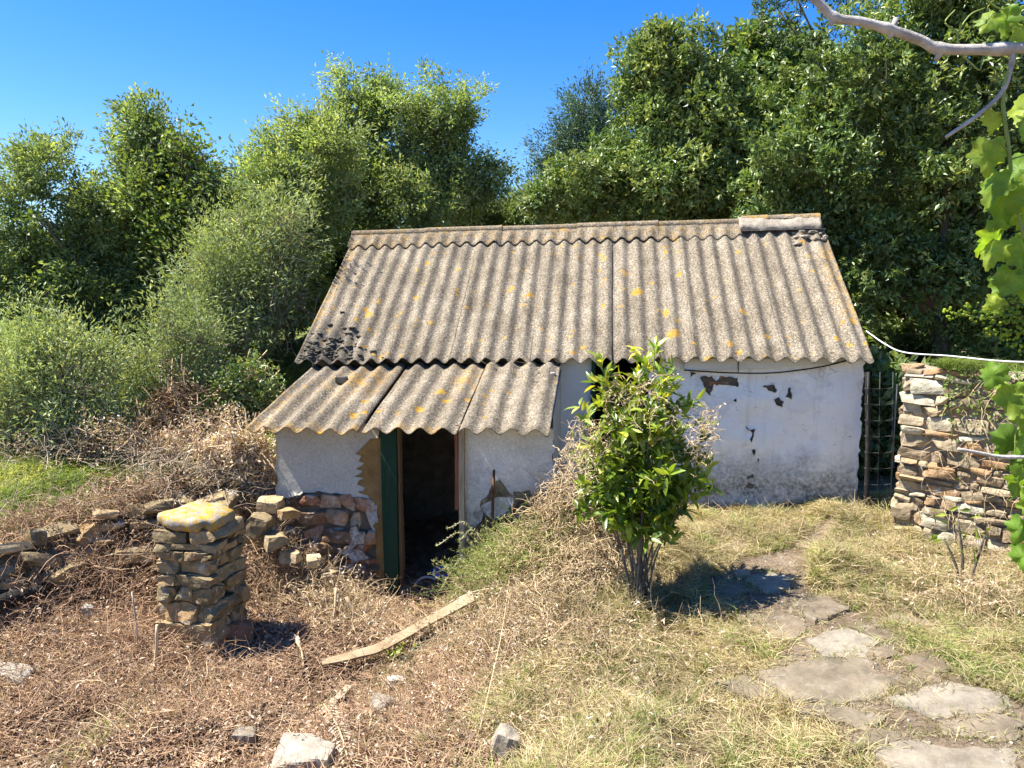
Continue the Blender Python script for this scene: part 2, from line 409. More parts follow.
G['cement'] = m_simple('rough_cement', (0.22, 0.19, 0.15), (0.42, 0.36, 0.28), 10, bump=0.02)
G['moss_and_shade'] = m_simple('dry_moss_and_floor_shade', (0.03, 0.028, 0.022), (0.11, 0.10, 0.08), 20, bump=0.01)
G['green_paint'] = m_simple('dark_green_paint', (0.004, 0.025, 0.012), (0.010, 0.041, 0.021), 5, 0.6, 0.002, (6, 6, 0.6))
G['wood_grey'] = m_simple('weathered_wood', (0.22, 0.17, 0.115), (0.46, 0.38, 0.27), 4, 0.85, 0.006, (14, 14, 1.2))
G['wood_brown'] = m_simple('bare_brown_wood', (0.12, 0.075, 0.04), (0.26, 0.17, 0.095), 4, 0.85, 0.006, (14, 14, 1.2))
G['wood_red'] = m_simple('reddish_wood', (0.15, 0.05, 0.025), (0.26, 0.10, 0.05), 4, 0.8, 0.004, (14, 14, 1.2))
G['board'] = m_simple('sun_bleached_board', (0.203, 0.140, 0.076), (0.371, 0.292, 0.184), 6, 0.85, 0.006)
G['char_and_shade'] = m_simple('charred_and_shade_black_wood', (0.008, 0.008, 0.008), (0.035, 0.032, 0.03), 14, 0.8, 0.02)
G['fascia'] = m_simple('painted_fascia', (0.55, 0.53, 0.48), (0.68, 0.665, 0.62), 3, 0.8, 0.004)
G['bark'] = m_simple('tree_bark', (0.07, 0.055, 0.04), (0.20, 0.17, 0.13), 12, 0.9, 0.02)
G['bark_pale'] = m_simple('grey_cane_bark', (0.30, 0.27, 0.23), (0.66, 0.62, 0.56), 14, 0.9, 0.012)
G['twig_dry'] = m_simple('dry_twig', (0.315, 0.220, 0.119), (0.588, 0.460, 0.281), 6, 0.9, 0)
G['twig_grey'] = m_simple('grey_twig', (0.242, 0.190, 0.128), (0.495, 0.410, 0.297), 6, 0.9, 0)
G['twig_red'] = m_simple('reddish_dry_stalk', (0.249, 0.142, 0.085), (0.524, 0.366, 0.225), 5, 0.9, 0)
G['shoot'] = m_simple('green_shoot', (0.16, 0.22, 0.05), (0.28, 0.33, 0.09), 9, 0.6, 0)
G['cable_black'] = m_simple('black_cable', (0.012, 0.012, 0.012), (0.03, 0.03, 0.03), 5, 0.6, 0)
G['cable_white'] = m_simple('white_cable', (0.55, 0.55, 0.55), (0.7, 0.7, 0.7), 5, 0.5, 0)
G['wire'] = m_simple('galvanised_wire', (0.088, 0.088, 0.084), (0.144, 0.144, 0.140), 9, 0.5, 0)
G['rust'] = m_simple('rusty_iron', (0.05, 0.025, 0.014), (0.16, 0.075, 0.035), 18, 0.9, 0.004)
G['plastic_blue'] = m_simple('blue_plastic', (0.050, 0.125, 0.500), (0.075, 0.175, 0.650), 5, 0.5, 0)
G['rubber'] = m_simple('grey_rubber', (0.30, 0.30, 0.30), (0.45, 0.45, 0.44), 9, 0.7, 0)
GR = [(0, (0.045, 0.07, 0.018)), (0.4, (0.085, 0.125, 0.03)), (0.75, (0.135, 0.18, 0.042)), (1, (0.22, 0.25, 0.06))]
G['lf_dark'] = m_leaf('dark_olive_leaf', [(0, (0.099, 0.142, 0.064)), (0.5, (0.183, 0.248, 0.098)), (1, (0.367, 0.418, 0.172))])
G['lf_mid'] = m_leaf('willow_leaf', [(0, (0.112, 0.163, 0.064)), (0.5, (0.217, 0.294, 0.106)), (1, (0.418, 0.459, 0.210))])
G['lf_laurel'] = m_leaf('laurel_leaf', [(0, (0.075, 0.132, 0.038)), (0.5, (0.143, 0.218, 0.062)), (1, (0.335, 0.385, 0.123))], 0.42, 0.25, 0.5)
G['lf_blue'] = m_leaf('bluish_conifer_leaf', [(0, (0.064, 0.109, 0.064)), (1, (0.164, 0.237, 0.127))], 0.7, 0.1)
G['lf_grey'] = m_leaf('grey_green_leaf', [(0, (0.146, 0.188, 0.081)), (0.5, (0.275, 0.337, 0.145)), (1, (0.492, 0.533, 0.273))], 0.7, 0.25)
G['lf_bright'] = m_leaf('bright_climber_leaf', [(0, (0.12, 0.19, 0.03)), (1, (0.32, 0.38, 0.06))], 0.5, 0.4)
G['lf_climb'] = m_leaf('climber_leaf', [(0, (0.09, 0.15, 0.03)), (0.6, (0.18, 0.25, 0.05)), (1, (0.30, 0.36, 0.08))], 0.5, 0.3)
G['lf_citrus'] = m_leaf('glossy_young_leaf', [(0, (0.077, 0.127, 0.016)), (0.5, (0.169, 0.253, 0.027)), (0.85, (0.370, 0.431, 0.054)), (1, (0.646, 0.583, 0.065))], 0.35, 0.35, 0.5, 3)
G['lf_vine'] = m_leaf('vine_leaf', [(0, (0.09, 0.18, 0.025)), (0.5, (0.17, 0.29, 0.035)), (1, (0.36, 0.42, 0.05))], 0.5, 0.55, 0.35, 14, 0.7, 1.25)
G['lf_drybrown'] = m_leaf('dry_brown_leaf', [(0, (0.05, 0.03, 0.02)), (0.3, (0.19, 0.115, 0.07)), (0.65, (0.46, 0.32, 0.215)), (1, (0.68, 0.575, 0.43))], 0.8, 0.15, 0.2, 2.6, 0.6, 1.35)
G['grass_dry'] = m_leaf('dry_grass_blade', [(0, (0.12, 0.085, 0.04)), (0.3, (0.32, 0.255, 0.13)), (0.6, (0.56, 0.48, 0.29)), (0.78, (0.25, 0.275, 0.08)), (1, (0.13, 0.19, 0.04))], 0.8, 0.3, 0.2, 1.6, 0.65, 1.3)
G['grass_green'] = m_leaf('fresh_grass_blade', [(0, (0.10, 0.16, 0.03)), (0.7, (0.23, 0.29, 0.07)), (1, (0.42, 0.40, 0.16))], 0.7, 0.35, 0.2)

# ------------------------------------------------------------------ terrain height
ctrl = [at(960, 768, 3.6), at(1010, 740, 3.75), at(880, 690, 4.3), at(800, 620, 5.3), at(760, 580, 6.2), at(850, 507, 8.3), at(700, 515, 8.5), at(930, 560, 6.7),
        at(1000, 640, 5.1), at(640, 700, 4.65), at(560, 768, 3.75), at(640, 605, 6.0), at(575, 570, 6.35), at(520, 650, 5.35), at(470, 640, 5.85), at(480, 768, 4.0),
        at(425, 606, 7.0), at(400, 650, 6.0), at(330, 620, 6.5), at(205, 648, 6.0), at(300, 768, 4.4), at(100, 768, 4.25), at(0, 768, 4.2), at(0, 680, 5.2), at(100, 620, 6.3),
        at(60, 600, 6.3), at(250, 600, 6.8), at(420, 700, 5.2), at(560, 530, 6.9), at(700, 650, 5.2), at(540, 540, 7.1)]
ctrl += [np.array(p, float) for p in ((-6, 5, -0.15), (-6, 3, -0.2), (0, 2, 0.0), (3, 2, 0.2), (6, 4, 0.3), (6, 8, 0.3), (4.5, 10, 0.2), (1, 9, 0.1), (-1, 9.5, -0.1), (-6, 7.5, 0.0), (-3, 9, 0.0),
                                      (-6, 11, 0.6), (-3, 12, 0.5), (2, 13, 0.3), (7, 13, 0.6), (-2.2, 2, -0.25), (-8, 15, 1.2), (0, 16, 0.8), (8, 16, 1.0))]
ctrl = np.array(ctrl)
def _tps(r2): return np.where(r2 > 1e-12, 0.5 * r2 * np.log(np.maximum(r2, 1e-12)), 0)
_n = len(ctrl); _A = np.zeros((_n + 3, _n + 3))
_A[:_n, :_n] = _tps(((ctrl[:, None, :2] - ctrl[None, :, :2]) ** 2).sum(-1)) + np.eye(_n) * 0.05
_A[:_n, _n] = 1; _A[:_n, _n + 1:] = ctrl[:, :2]; _A[_n:, :_n] = _A[:_n, _n:].T
_c = np.linalg.solve(_A, np.concatenate([ctrl[:, 2], np.zeros(3)]))
TW = np.array([(-7.5, 4.6), (-4.5, 5.95), (-3.86, 6.75), (-3.0, 7.22), (-2.2, 7.32)])     # line of the tumbled terrace wall
def twy(x): return np.interp(x, TW[:, 0], TW[:, 1])
def hgt(x, y, fine=True):
    x = np.asarray(x, float); y = np.asarray(y, float); sh_ = x.shape; x = x.ravel(); y = y.ravel()
    cx = np.clip(x, -8, 8); cy = np.clip(y, 1.5, 16)
    z = np.zeros(len(x))
    for i in range(0, len(x), 40000):
        s_ = slice(i, i + 40000)
        r2 = (cx[s_, None] - ctrl[None, :, 0]) ** 2 + (cy[s_, None] - ctrl[None, :, 1]) ** 2
        z[s_] = _tps(r2) @ _c[:_n] + _c[_n] + _c[_n + 1] * cx[s_] + _c[_n + 2] * cy[s_]
    back = y - twy(x)
    z += (0.38 + 0.34 * smooth(x, -4.6, -3.0)) * smooth(back, 0.0, 0.22) * (1 - smooth(x, -2.75, -2.35)) + 0.10 * np.clip(back, 0, 5) * (1 - smooth(x, -3.0, -2.4))
    z += 0.20 * smooth(back, -0.9, -0.05) * (1 - smooth(back, 0.0, 0.2)) * (1 - smooth(x, -2.9, -2.4))
    z -= 0.09 * np.exp(-((x + 0.82) ** 2 + (y - 6.75) ** 2) / 0.12) + 0.07 * np.exp(-((x + 2.35) ** 2 + (y - 5.7) ** 2) / 0.10)
    far = np.maximum(0, y - 14); z += 0.06 * np.clip(far, 0, 60)
    if fine:
        P = np.stack([x, y, 0 * x], -1)
        pm = pathmask(x, y)
        z += (fbm(P * 1.7, 3, 4) * 0.06 + fbm(P * 4.2, 8, 3) * 0.038) * (1 - 0.8 * pm)
    return z.reshape(sh_)
PL = np.array([at(1000, 790, 3.4)[:2], at(930, 720, 4.0)[:2], at(850, 670, 4.6)[:2], at(830, 630, 5.15)[:2], at(755, 590, 6.05)[:2], at(800, 550, 7.0)[:2], at(830, 522, 7.8)[:2]])
PWD = np.array([0.66, 0.62, 0.58, 0.43, 0.38, 0.15, 0.10])
def pathmask(x, y):
    P = np.stack([x, y], -1); best = np.full(len(x), 9.0)
    for a, b, wa, wb in zip(PL[:-1], PL[1:], PWD[:-1], PWD[1:]):
        ab = b - a; t = np.clip(((P - a) @ ab) / (ab @ ab), 0, 1)
        d = np.linalg.norm(P - (a + t[:, None] * ab), axis=1) / (wa + (wb - wa) * t); best = np.minimum(best, d)
    nz = fbm(np.stack([x * 2.3, y * 2.3, 0 * x], -1), 21, 3) * 0.22
    return 1 - smooth(best + nz, 0.75, 1.15)
def litmask(x, y):
    nz = fbm(np.stack([x * 1.5, y * 1.5, 0 * x], -1), 31, 3) * 0.25
    return (1 - smooth(x + nz, -0.75, 0.05))
def terrmask(x, y):
    nz = fbm(np.stack([x * 1.5, y * 1.5, 0 * x], -1), 41, 3) * 0.2
    return smooth(y - twy(x) + nz, 0.1, 0.45) * (1 - smooth(x, -3.1, -2.6))
def gpt(px, py):
    """where the pixel's ray meets the ground"""
    d = ray(px, py); o = np.array([0, 0, CAMZ]); t = np.linspace(2, 16, 1400)
    P = o + t[:, None] * d; hh = hgt(P[:, 0], P[:, 1], True); i = np.argmax(P[:, 2] < hh); return P[i]

def axis(lo, hi, step, far):
    a = np.arange(lo, hi + 1e-6, step); k = np.geomspace(step * 1.5, far, 40)
    return np.concatenate([(lo - k)[::-1], a, hi + k])
gx = axis(-8, 8, 0.045, 600); gy = axis(1.5, 12.5, 0.045, 900)
XX, YY = np.meshgrid(gx, gy, indexing='ij'); xs, ys = XX.ravel(), YY.ravel()
zs = hgt(xs, ys)
ground = mk('ground', np.stack([xs, ys, zs], -1), grid_faces(len(gx), len(gy)), G['ground'])
for nm, fn in (('path', pathmask), ('litter', litmask), ('green', terrmask)):
    a = ground.data.attributes.new(nm, 'FLOAT', 'POINT'); a.data.foreach_set('value', fn(xs, ys).astype(np.float32))
tag(ground, 'dry earth of the yard sloping between the cottage and the path', kind='structure')

# ------------------------------------------------------------------ masonry
def masonry(mb, frame, u0, u1, v0, v1, seed, hh=(0.07, 0.15), ww=(0.12, 0.36), mask=None, depth=0.1, prot=0.03, n=4, rough=0.14, tint=None, gap=0.012, face=0.0, rnd=0.35):
    """irregular stones in courses; frame(u, v, n) maps to the world, n grows outward"""
    rng = np.random.default_rng(seed); v = v0; k = 0
    while v < v1:
        h = rng.uniform(*hh); h = (v1 - v) if v1 - v - h < hh[0] * 0.8 else h; u = u0 - rng.uniform(0, 0.04)
        while u < u1:
            wd = rng.uniform(*ww); h2 = h * rng.uniform(0.8, 1.1)
            c = (u + wd / 2, v + h / 2 + rng.uniform(-0.01, 0.01))
            if mask is None or mask(*c):
                P, Q = stone((wd / 2 - gap / 2, h2 / 2 - gap / 4, depth * rng.uniform(0.8, 1.1)), seed * 7.7 + k * 0.37 + 0.1, n, rnd, rough)
                a = rng.normal() * 0.08; P = np.stack([P[:, 0] * math.cos(a) - P[:, 1] * math.sin(a), P[:, 0] * math.sin(a) + P[:, 1] * math.cos(a), P[:, 2]], -1)
                pr = rng.uniform(-prot, prot) + face - depth
                mb.add(frame(P[:, 0] + c[0], P[:, 1] + c[1], P[:, 2] + pr), Q, (rng.random() if tint is None else tint))
            u += wd; k += 1
        v += h

def inpoly(pt, poly):
    P = np.asarray(pt, float); poly = np.asarray(poly); r = np.zeros(len(P), bool); j = len(poly) - 1
    for i in range(len(poly)):
        a, b = poly[i], poly[j]
        c = ((a[1] > P[:, 1]) != (b[1] > P[:, 1]))
        xi = (b[0] - a[0]) * (P[:, 1] - a[1]) / (b[1] - a[1] + 1e-12) + a[0]
        r ^= c & (P[:, 0] < xi); j = i
    return r
def rag(poly, step, amp, rng):
    out = []; n = len(poly)
    for i in range(n):
        a = np.array(poly[i]); b = np.array(poly[(i + 1) % n]); L = np.linalg.norm(b - a); m = max(1, int(L / step)); nrm = np.array([-(b - a)[1], (b - a)[0]]) / max(L, 1e-9)
        for t in range(m):
            p = a + (b - a) * t / m
            out.append(p + (nrm * rng.normal() * amp if t else rng.normal(size=2) * amp * 0.5))
    return np.array(out)
def plaster(frame, outer, holes, thick, seed, grid=0.07, uneven=0.015, amp=0.012, tint=0.5, outer_amp=None):
    """a plaster coat with ragged edges and holes; returns V, Q list"""
    rng = np.random.default_rng(seed)
    loops = [rag(outer, 0.04, amp if outer_amp is None else outer_amp, rng)] + [rag(h, 0.03, amp * 0.8, rng) for h in holes]
    pts = []; edges = []
    for L in loops:
        b = len(pts); pts += [tuple(p) for p in L]; edges += [(b + i, b + (i + 1) % len(L)) for i in range(len(L))]
    o = loops[0]; mn, mx = o.min(0), o.max(0)
    gu, gv = np.meshgrid(np.arange(mn[0], mx[0], grid), np.arange(mn[1], mx[1], grid)); g = np.stack([gu.ravel(), gv.ravel()], -1) + rng.normal(size=(gu.size, 2)) * grid * 0.15
    pts += [tuple(p) for p in g]
    co, ed, fa, *_ = delaunay_2d_cdt([Vector(p) for p in pts], edges, [], 0, 1e-5)
    co = np.array([(c.x, c.y) for c in co]); fa = np.array([f for f in fa])
    cen = co[fa].mean(1); keep = inpoly(cen, loops[0])
    for h in loops[1:]: keep &= ~inpoly(cen, h)
    fa = fa[keep]
    dn = fbm(np.stack([co[:, 0] * 2.2, co[:, 1] * 2.2, co[:, 0] * 0 + seed], -1), seed, 4) * uneven
    V = frame(co[:, 0], co[:, 1], dn); Vb = frame(co[:, 0], co[:, 1], dn - thick); n = len(V)
    e = np.concatenate([fa[:, [0, 1]], fa[:, [1, 2]], fa[:, [2, 0]]]); key = {}
    for a, b in e.tolist(): key[(a, b)] = 1
    bd = np.array([(a, b) for a, b in key if (b, a) not in key])
    side = np.stack([bd[:, 0], bd[:, 1], bd[:, 1] + n, bd[:, 0] + n], -1)
    return np.concatenate([V, Vb]), [fa, side]

# ------------------------------------------------------------------ the cottage
PW = 0.198; LPW = 0.222; AMP = 0.031                                     # roof wave
D_WALL = 0.22; D_LW = -1.45                                # main wall plane and lean-to wall plane (depth in the house frame)
EL, ER = hit(290, 361, 0.0), hit(874, 360, 0.0)
RD = 2.28
RL, RR = hit(347, 238, RD), hit(813, 224, RD)
cot = thing('cottage', 'low whitewashed stone cottage with corrugated roof and lean-to behind the yard', 'cottage', H(3.2, 1.0, 0.0))
W0, W1 = 0.05, ER[0]
rr = np.random.default_rng(5)
def eave_z(wc): return np.interp(wc, [EL[0], ER[0]], [EL[1], ER[1]])
def ridge_z(wc): return np.interp(wc, [RL[0], RR[0]], [RL[1], RR[1]])
def roofz(wc, t):  return eave_z(wc) * (1 - t) + ridge_z(wc) * t
def sheet_mesh(w0, w1, d0, d1, zf, rows, lift=0.0, jag=0.0, tintf=None, thick=0.010, seed=1, pw=None):
    pw = pw or PW
    nu = int((w1 - w0) / PW * 12) + 2
    wv = np.linspace(w0, w1, nu); t = np.linspace(0, 1, rows)
    Wc, T = np.meshgrid(wv, t, indexing='ij')
    P = np.stack([Wc.ravel() * 1.3, T.ravel() * 3, Wc.ravel() * 0 + seed], -1)
    z = zf(Wc.ravel(), T.ravel()) + AMP * np.cos(2 * np.pi * Wc.ravel() / pw) + lift + fbm(P, 13, 3) * 0.008
    dd = d0 + (d1 - d0) * T.ravel()
    jg = fbm(np.stack([Wc.ravel() * 11, T.ravel() * 0, T.ravel() * 0 + seed], -1), 77, 3) * jag
    dd = dd + jg * (1 - smooth(T.ravel(), 0, 0.06))
    top = H(Wc.ravel(), dd, z); bot = H(Wc.ravel(), dd, z - thick); n = len(top)
    Q = grid_faces(nu, rows); Q2 = Q[:, ::-1] + n
    a = np.arange(nu); i0 = a * rows; i1 = a * rows + rows - 1
    rim = [np.stack([i0[1:], i0[:-1], i0[:-1] + n, i0[1:] + n], -1), np.stack([i1[:-1], i1[1:], i1[1:] + n, i1[:-1] + n], -1)]
    b = np.arange(rows - 1)
    rim += [np.stack([b, b + 1, b + 1 + n, b + n], -1), np.stack([(nu - 1) * rows + b + 1, (nu - 1) * rows + b, (nu - 1) * rows + b + n, (nu - 1) * rows + b + 1 + n], -1)]
    tt = np.full(n, 0.5) if tintf is None else tintf(Wc.ravel(), T.ravel())
    return np.concatenate([top, bot]), [Q, Q2] + rim, np.concatenate([tt, tt])
# left rake drifts with the photo: the ridge starts further right than the eave does
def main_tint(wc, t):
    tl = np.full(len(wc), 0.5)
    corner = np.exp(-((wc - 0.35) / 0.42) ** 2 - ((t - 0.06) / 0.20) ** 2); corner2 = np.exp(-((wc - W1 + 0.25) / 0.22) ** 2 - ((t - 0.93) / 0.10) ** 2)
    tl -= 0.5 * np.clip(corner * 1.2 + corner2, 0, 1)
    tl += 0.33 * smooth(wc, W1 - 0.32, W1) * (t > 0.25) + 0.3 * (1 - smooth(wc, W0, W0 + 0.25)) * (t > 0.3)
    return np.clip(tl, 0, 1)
edges_w = np.linspace(W0, W1, 8)
for i in range(7):
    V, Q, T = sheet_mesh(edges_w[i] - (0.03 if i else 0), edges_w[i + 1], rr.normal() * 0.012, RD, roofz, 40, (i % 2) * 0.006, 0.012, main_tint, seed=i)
    mk('roof_sheet', V, Q, G['roof'], cot, T)
for i in range(2):                                                      # rear slope
    V, Q, T = sheet_mesh(W0 + (W1 - W0) * i / 2, W0 + (W1 - W0) * (i + 1) / 2, RD, 2 * RD, lambda a, t: roofz(a, 1 - t), 10, i * 0.012)
    mk('roof_sheet', V, Q, G['roof'], cot, T)
# lean-to sheets
LEl, LEr = hit(247, 428, -1.70), hit(549, 437, -1.70)
def lean_z(wc, t):
    z0 = np.interp(wc, [LEl[0], LEr[0]], [LEl[1], LEr[1]]); z1 = eave_z(wc) - 0.072 + 0.02
    return z0 * (1 - t) + z1 * t
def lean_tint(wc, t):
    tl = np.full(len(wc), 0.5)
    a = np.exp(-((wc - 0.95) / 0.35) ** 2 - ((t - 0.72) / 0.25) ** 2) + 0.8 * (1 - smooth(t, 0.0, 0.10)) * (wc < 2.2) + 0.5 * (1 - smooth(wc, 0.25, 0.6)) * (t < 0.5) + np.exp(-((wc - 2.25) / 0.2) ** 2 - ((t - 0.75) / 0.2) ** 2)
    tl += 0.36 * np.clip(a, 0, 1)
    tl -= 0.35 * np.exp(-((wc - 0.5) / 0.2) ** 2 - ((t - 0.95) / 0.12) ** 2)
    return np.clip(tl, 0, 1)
cuts = [LEl[0], hit(361, 432, -1.70)[0], hit(459, 435, -1.70)[0], LEr[0]]
ltilt = [(0.0, 0.0), (0.022, 0.07), (0.044, 0.02)]
for i in range(3):
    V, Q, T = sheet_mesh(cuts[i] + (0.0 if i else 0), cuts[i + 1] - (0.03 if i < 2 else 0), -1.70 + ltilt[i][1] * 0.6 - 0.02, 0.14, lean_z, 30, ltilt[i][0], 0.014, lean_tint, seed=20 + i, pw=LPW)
    mk('roof_sheet', V, Q, G['roof'], cot, T)
# ridge caps: a roll on top and a wavy apron down the front slope
for i in range(6):
    a = W0 + (W1 - W0 - 1.06) * i / 5 if False else W0 - 0.02 + i * (W1 - 1.12 - W0) / 5
    b = W0 - 0.02 + (i + 1) * (W1 - 1.12 - W0) / 5
    if i == 5: break
    mb = MB(); lift = 0.012 + (i % 2) * 0.010
    wv = np.linspace(a, b + 0.03, 70)
    ang = np.linspace(-0.2, math.pi + 0.2, 12)
    Wc, A = np.meshgrid(wv, ang, indexing='ij')
    r_ = 0.062 + 0.006 * smooth(Wc.ravel(), b - 0.05, b + 0.02)
    mb.add(H(Wc.ravel(), RD - np.cos(A.ravel()) * r_, ridge_z(Wc.ravel()) + 0.03 + lift + np.sin(A.ravel()) * r_), grid_faces(70, 12), 0.6)
    for sgn in (-1, 1):
        t = np.linspace(0, 1, 8); Wc, T = np.meshgrid(wv, t, indexing='ij'); Wf, Tf = Wc.ravel(), T.ravel()
        sl = (ridge_z(Wf) - eave_z(Wf)) / RD; dist = 0.05 + Tf * 0.20
        z = ridge_z(Wf) - sl * dist + 0.045 * (1 - Tf) + 0.022 + lift + AMP * np.cos(2 * np.pi * Wf / PW) * smooth(Tf, 0.0, 0.5)
        top = H(Wf, RD + sgn * dist, z); n = len(top); q = grid_faces(70, 8)
        e = np.arange(69) * 8 + 7
        mb.add(np.concatenate([top, top - np.array([0, 0, 0.012])]), q if sgn < 0 else q, np.concatenate([np.full(n, 0.62)] * 2))
        mb.Q.append(np.stack([e, e + 8, e + 8 + n, e + n], -1) + mb.n - 2 * n)
    mb.build('ridge_cap', G['roof'], cot)
# the mortar bedded end of the ridge with old clay tiles
a, b = W1 - 1.12, W1 - 0.06
Wc, A = np.meshgrid(np.linspace(a, b, 40), np.linspace(-0.35, math.pi + 0.35, 18), indexing='ij'); Wf, Af = Wc.ravel(), A.ravel()
nz = fbm(np.stack([Wf * 6, Af * 2, Wf * 0], -1), 4, 4) * 0.018
dz = np.sin(Af); dx = np.cos(Af)
mb = MB(); mb.add(H(Wf, RD - dx * (0.17 + nz) * (1.25 - 0.55 * np.clip(dz, 0, 1)), ridge_z(Wf) - 0.03 + np.clip(dz, -0.6, 1) * (0.155 + nz)), grid_faces(40, 18), 0.5)
for q, i in ((a, 0), (b, 39)):
    idx = np.arange(18) + i * 18; cc = H(q, RD, ridge_z(q) - 0.05)
    base = mb.n; mb.add(cc.reshape(1, 3), np.zeros((0, 4), int)); f = np.stack([idx[:-1], idx[1:], np.full(17, base)], -1); mb.Q.append(f if i == 0 else f[:, ::-1])
mb.build('ridge_mortar', G['cement'], cot)
for i in range(3):
    mb = MB(); q0 = a + 0.03 + i * 0.34; Wc, A = np.meshgrid(np.linspace(q0, q0 + 0.36, 14), np.linspace(0.15, math.pi - 0.15, 10), indexing='ij'); Wf, Af = Wc.ravel(), A.ravel()
    r_ = 0.095 + (Wf - q0) * 0.03
    mb.add(H(Wf, RD - np.cos(Af) * r_, ridge_z(Wf) + 0.07 + np.sin(Af) * r_ * 0.72), grid_faces(14, 10), 0.85)
    mb.build('ridge_tile', G['roof'], cot)
mb = MB()
for i in range(26):
    wq = W1 - rr.uniform(0.02, 0.42); dq = RD - rr.uniform(0.05, 0.42); tq = dq / RD
    P, Q = stone((rr.uniform(0.02, 0.06), rr.uniform(0.02, 0.06), rr.uniform(0.01, 0.02)), i + 0.7, 3, 0.5, 0.3); mb.add(P + H(wq, dq, roofz(wq, tq) + AMP * math.cos(2 * math.pi * wq / PW) + 0.006), Q, rr.random() * 0.6)
mb.build('mortar_crumbs', G['cement'], cot)
mb = MB()
for i in range(150):
    wq = abs(rr.normal() * 0.36) + 0.08; dq = abs(rr.normal() * 0.22) + 0.03; tq = dq / RD
    s_ = rr.uniform(0.006, 0.024); P, Q = stone((s_ * 1.6, s_ * 1.9, s_ * 0.45), i + 0.3, 3, 0.7, 0.5); mb.add(P + H(wq, dq, roofz(wq, tq) + AMP * math.cos(2 * math.pi * wq / PW) + 0.002), Q, rr.random())
tag(mb.build('moss_patch', G['moss_and_shade'], cot), kind='stuff')

# ---- walls
GZ = -0.7
def quadwall(name, pts, mat, parent=cot):                 # a slab given by its 4 footprint corners (w,d) with per corner top z
    V = []; n = len(pts)
    for (a, b, zt) in pts: V += [H(a, b, GZ), H(a, b, zt)]
    V = np.array(V); Q = [[2 * i, 2 * ((i + 1) % n), 2 * ((i + 1) % n) + 1, 2 * i + 1] for i in range(n)]
    return mk(name, V, [np.array(Q), np.array([[2 * i + 1 for i in range(n)]]), np.array([[2 * i for i in range(n)][::-1]])], mat, parent, np.full(len(V), 0.5), False)
WL, WR = 0.16, hit(860, 430, D_WALL)[0]
dl, dr = hit(591, 400, D_WALL)[0], hit(648, 400, D_WALL)[0]              # doorway in the main wall
TH = 0.42
def wt(wc): return float(eave_z(wc)) + 0.03
fw1 = quadwall('front_wall', [(WL, D_WALL + 0.03, wt(WL)), (dl, D_WALL + 0.03, wt(dl)), (dl, D_WALL + TH, wt(dl)), (WL, D_WALL + TH, wt(WL))], G['mortar'])
fw2 = quadwall('front_wall', [(dr, D_WALL + 0.03, wt(dr)), (WR - 0.03, D_WALL + 0.03, wt(WR)), (WR - 0.03, D_WALL + TH, wt(WR)), (dr, D_WALL + TH, wt(dr))], G['mortar'])
bw = 2 * RD - 0.25
quadwall('back_wall', [(WL, bw - 0.4, wt(2)), (WR, bw - 0.4, wt(2)), (WR, bw, wt(2)), (WL, bw, wt(2))], G['mortar'])
def gable(w0, w1):
    zr = float(ridge_z((w0 + w1) / 2)) - 0.06; ze = wt((w0 + w1) / 2)
    prof = [(D_WALL + TH + 0.003, GZ), (bw - 0.403, GZ), (bw - 0.403, ze + 0.03), (RD, zr), (D_WALL + TH + 0.003, ze + 0.2)]
    V = np.array([H(w0, d, z) for d, z in prof] + [H(w1, d, z) for d, z in prof]); n = 5
    Q = np.array([[i, (i + 1) % n, (i + 1) % n + n, i + n] for i in range(n)])
    mk('gable_wall', V, [Q, np.array([list(range(n))[::-1], list(range(n, 2 * n))])], G['mortar'], cot, np.full(10, 0.5), False)
gable(WL, WL + 0.4); gable(WR - 0.4, WR)
FW = lambda u, v, n: H(u, D_WALL - n, v)
# whitewash right of the doorway with its broken patches (outlines traced on the wall plane)
holes = [[(700, 377), (712, 376), (716, 381), (720, 376), (738, 378), (738, 387), (728, 385), (714, 384), (710, 396), (706, 391), (703, 383)],
         [(763, 386), (774, 385), (777, 391), (775, 393), (763, 387.5)], [(774, 400), (779, 397), (784, 402), (782, 407), (776, 404)],
         [(785, 397), (789, 387), (791, 388), (791, 399)], [(745, 426), (750, 430), (756, 429), (754, 436), (752, 443), (750, 441), (752, 433)], [(752, 449), (755, 449), (755, 455), (753, 455)],
         [(732, 400), (736, 398), (736, 402)], [(757, 459), (759, 459), (759, 464)], [(690, 372), (697, 374), (691, 378)]]
holes = [hits(h, D_WALL) for h in holes]
gzb = -0.12
outer = [(dr, wt(dr)), (WR, wt(WR)), (WR, gzb), (dr, gzb)]
hole_ok = [h for h in holes if min(p[0] for p in h) > dr + 0.05]
V, Q = plaster(FW, outer, hole_ok, 0.04, 3, 0.05, 0.03, 0.009)
mk('whitewash', V, Q, G['white'], fw2, np.full(len(V), 0.5))
mb = MB()
hb = np.array(hole_ok[0]); 
masonry(mb, FW, hb[:, 0].min() - 0.1, hb[:, 0].max() + 0.1, hb[:, 1].min() - 0.05, hb[:, 1].max() + 0.06, 61, (0.06, 0.10), (0.1, 0.24), None, 0.06, 0.012, 6, face=-0.028)
for k, h in enumerate(hole_ok[1:]):
    h = np.array(h); c = h.mean(0); P, Q2 = stone((0.12, 0.1, 0.05), 5.1 + k, 4, 0.3, 0.1); mb.add(FW(P[:, 0] + c[0], P[:, 1] + c[1], P[:, 2] - 0.085), Q2, rr.random())
for i in range(11):                                              # lateral quoins, whitewashed edge
    pass
mb.build('stonework', G['stone_brown'], fw2, False)
V, Q = plaster(FW, [(3.0, wt(3.0)), (dl, wt(dl)), (dl, gzb - 0.2), (3.0, gzb - 0.2)], [], 0.035, 9, 0.07, 0.012, 0.005)
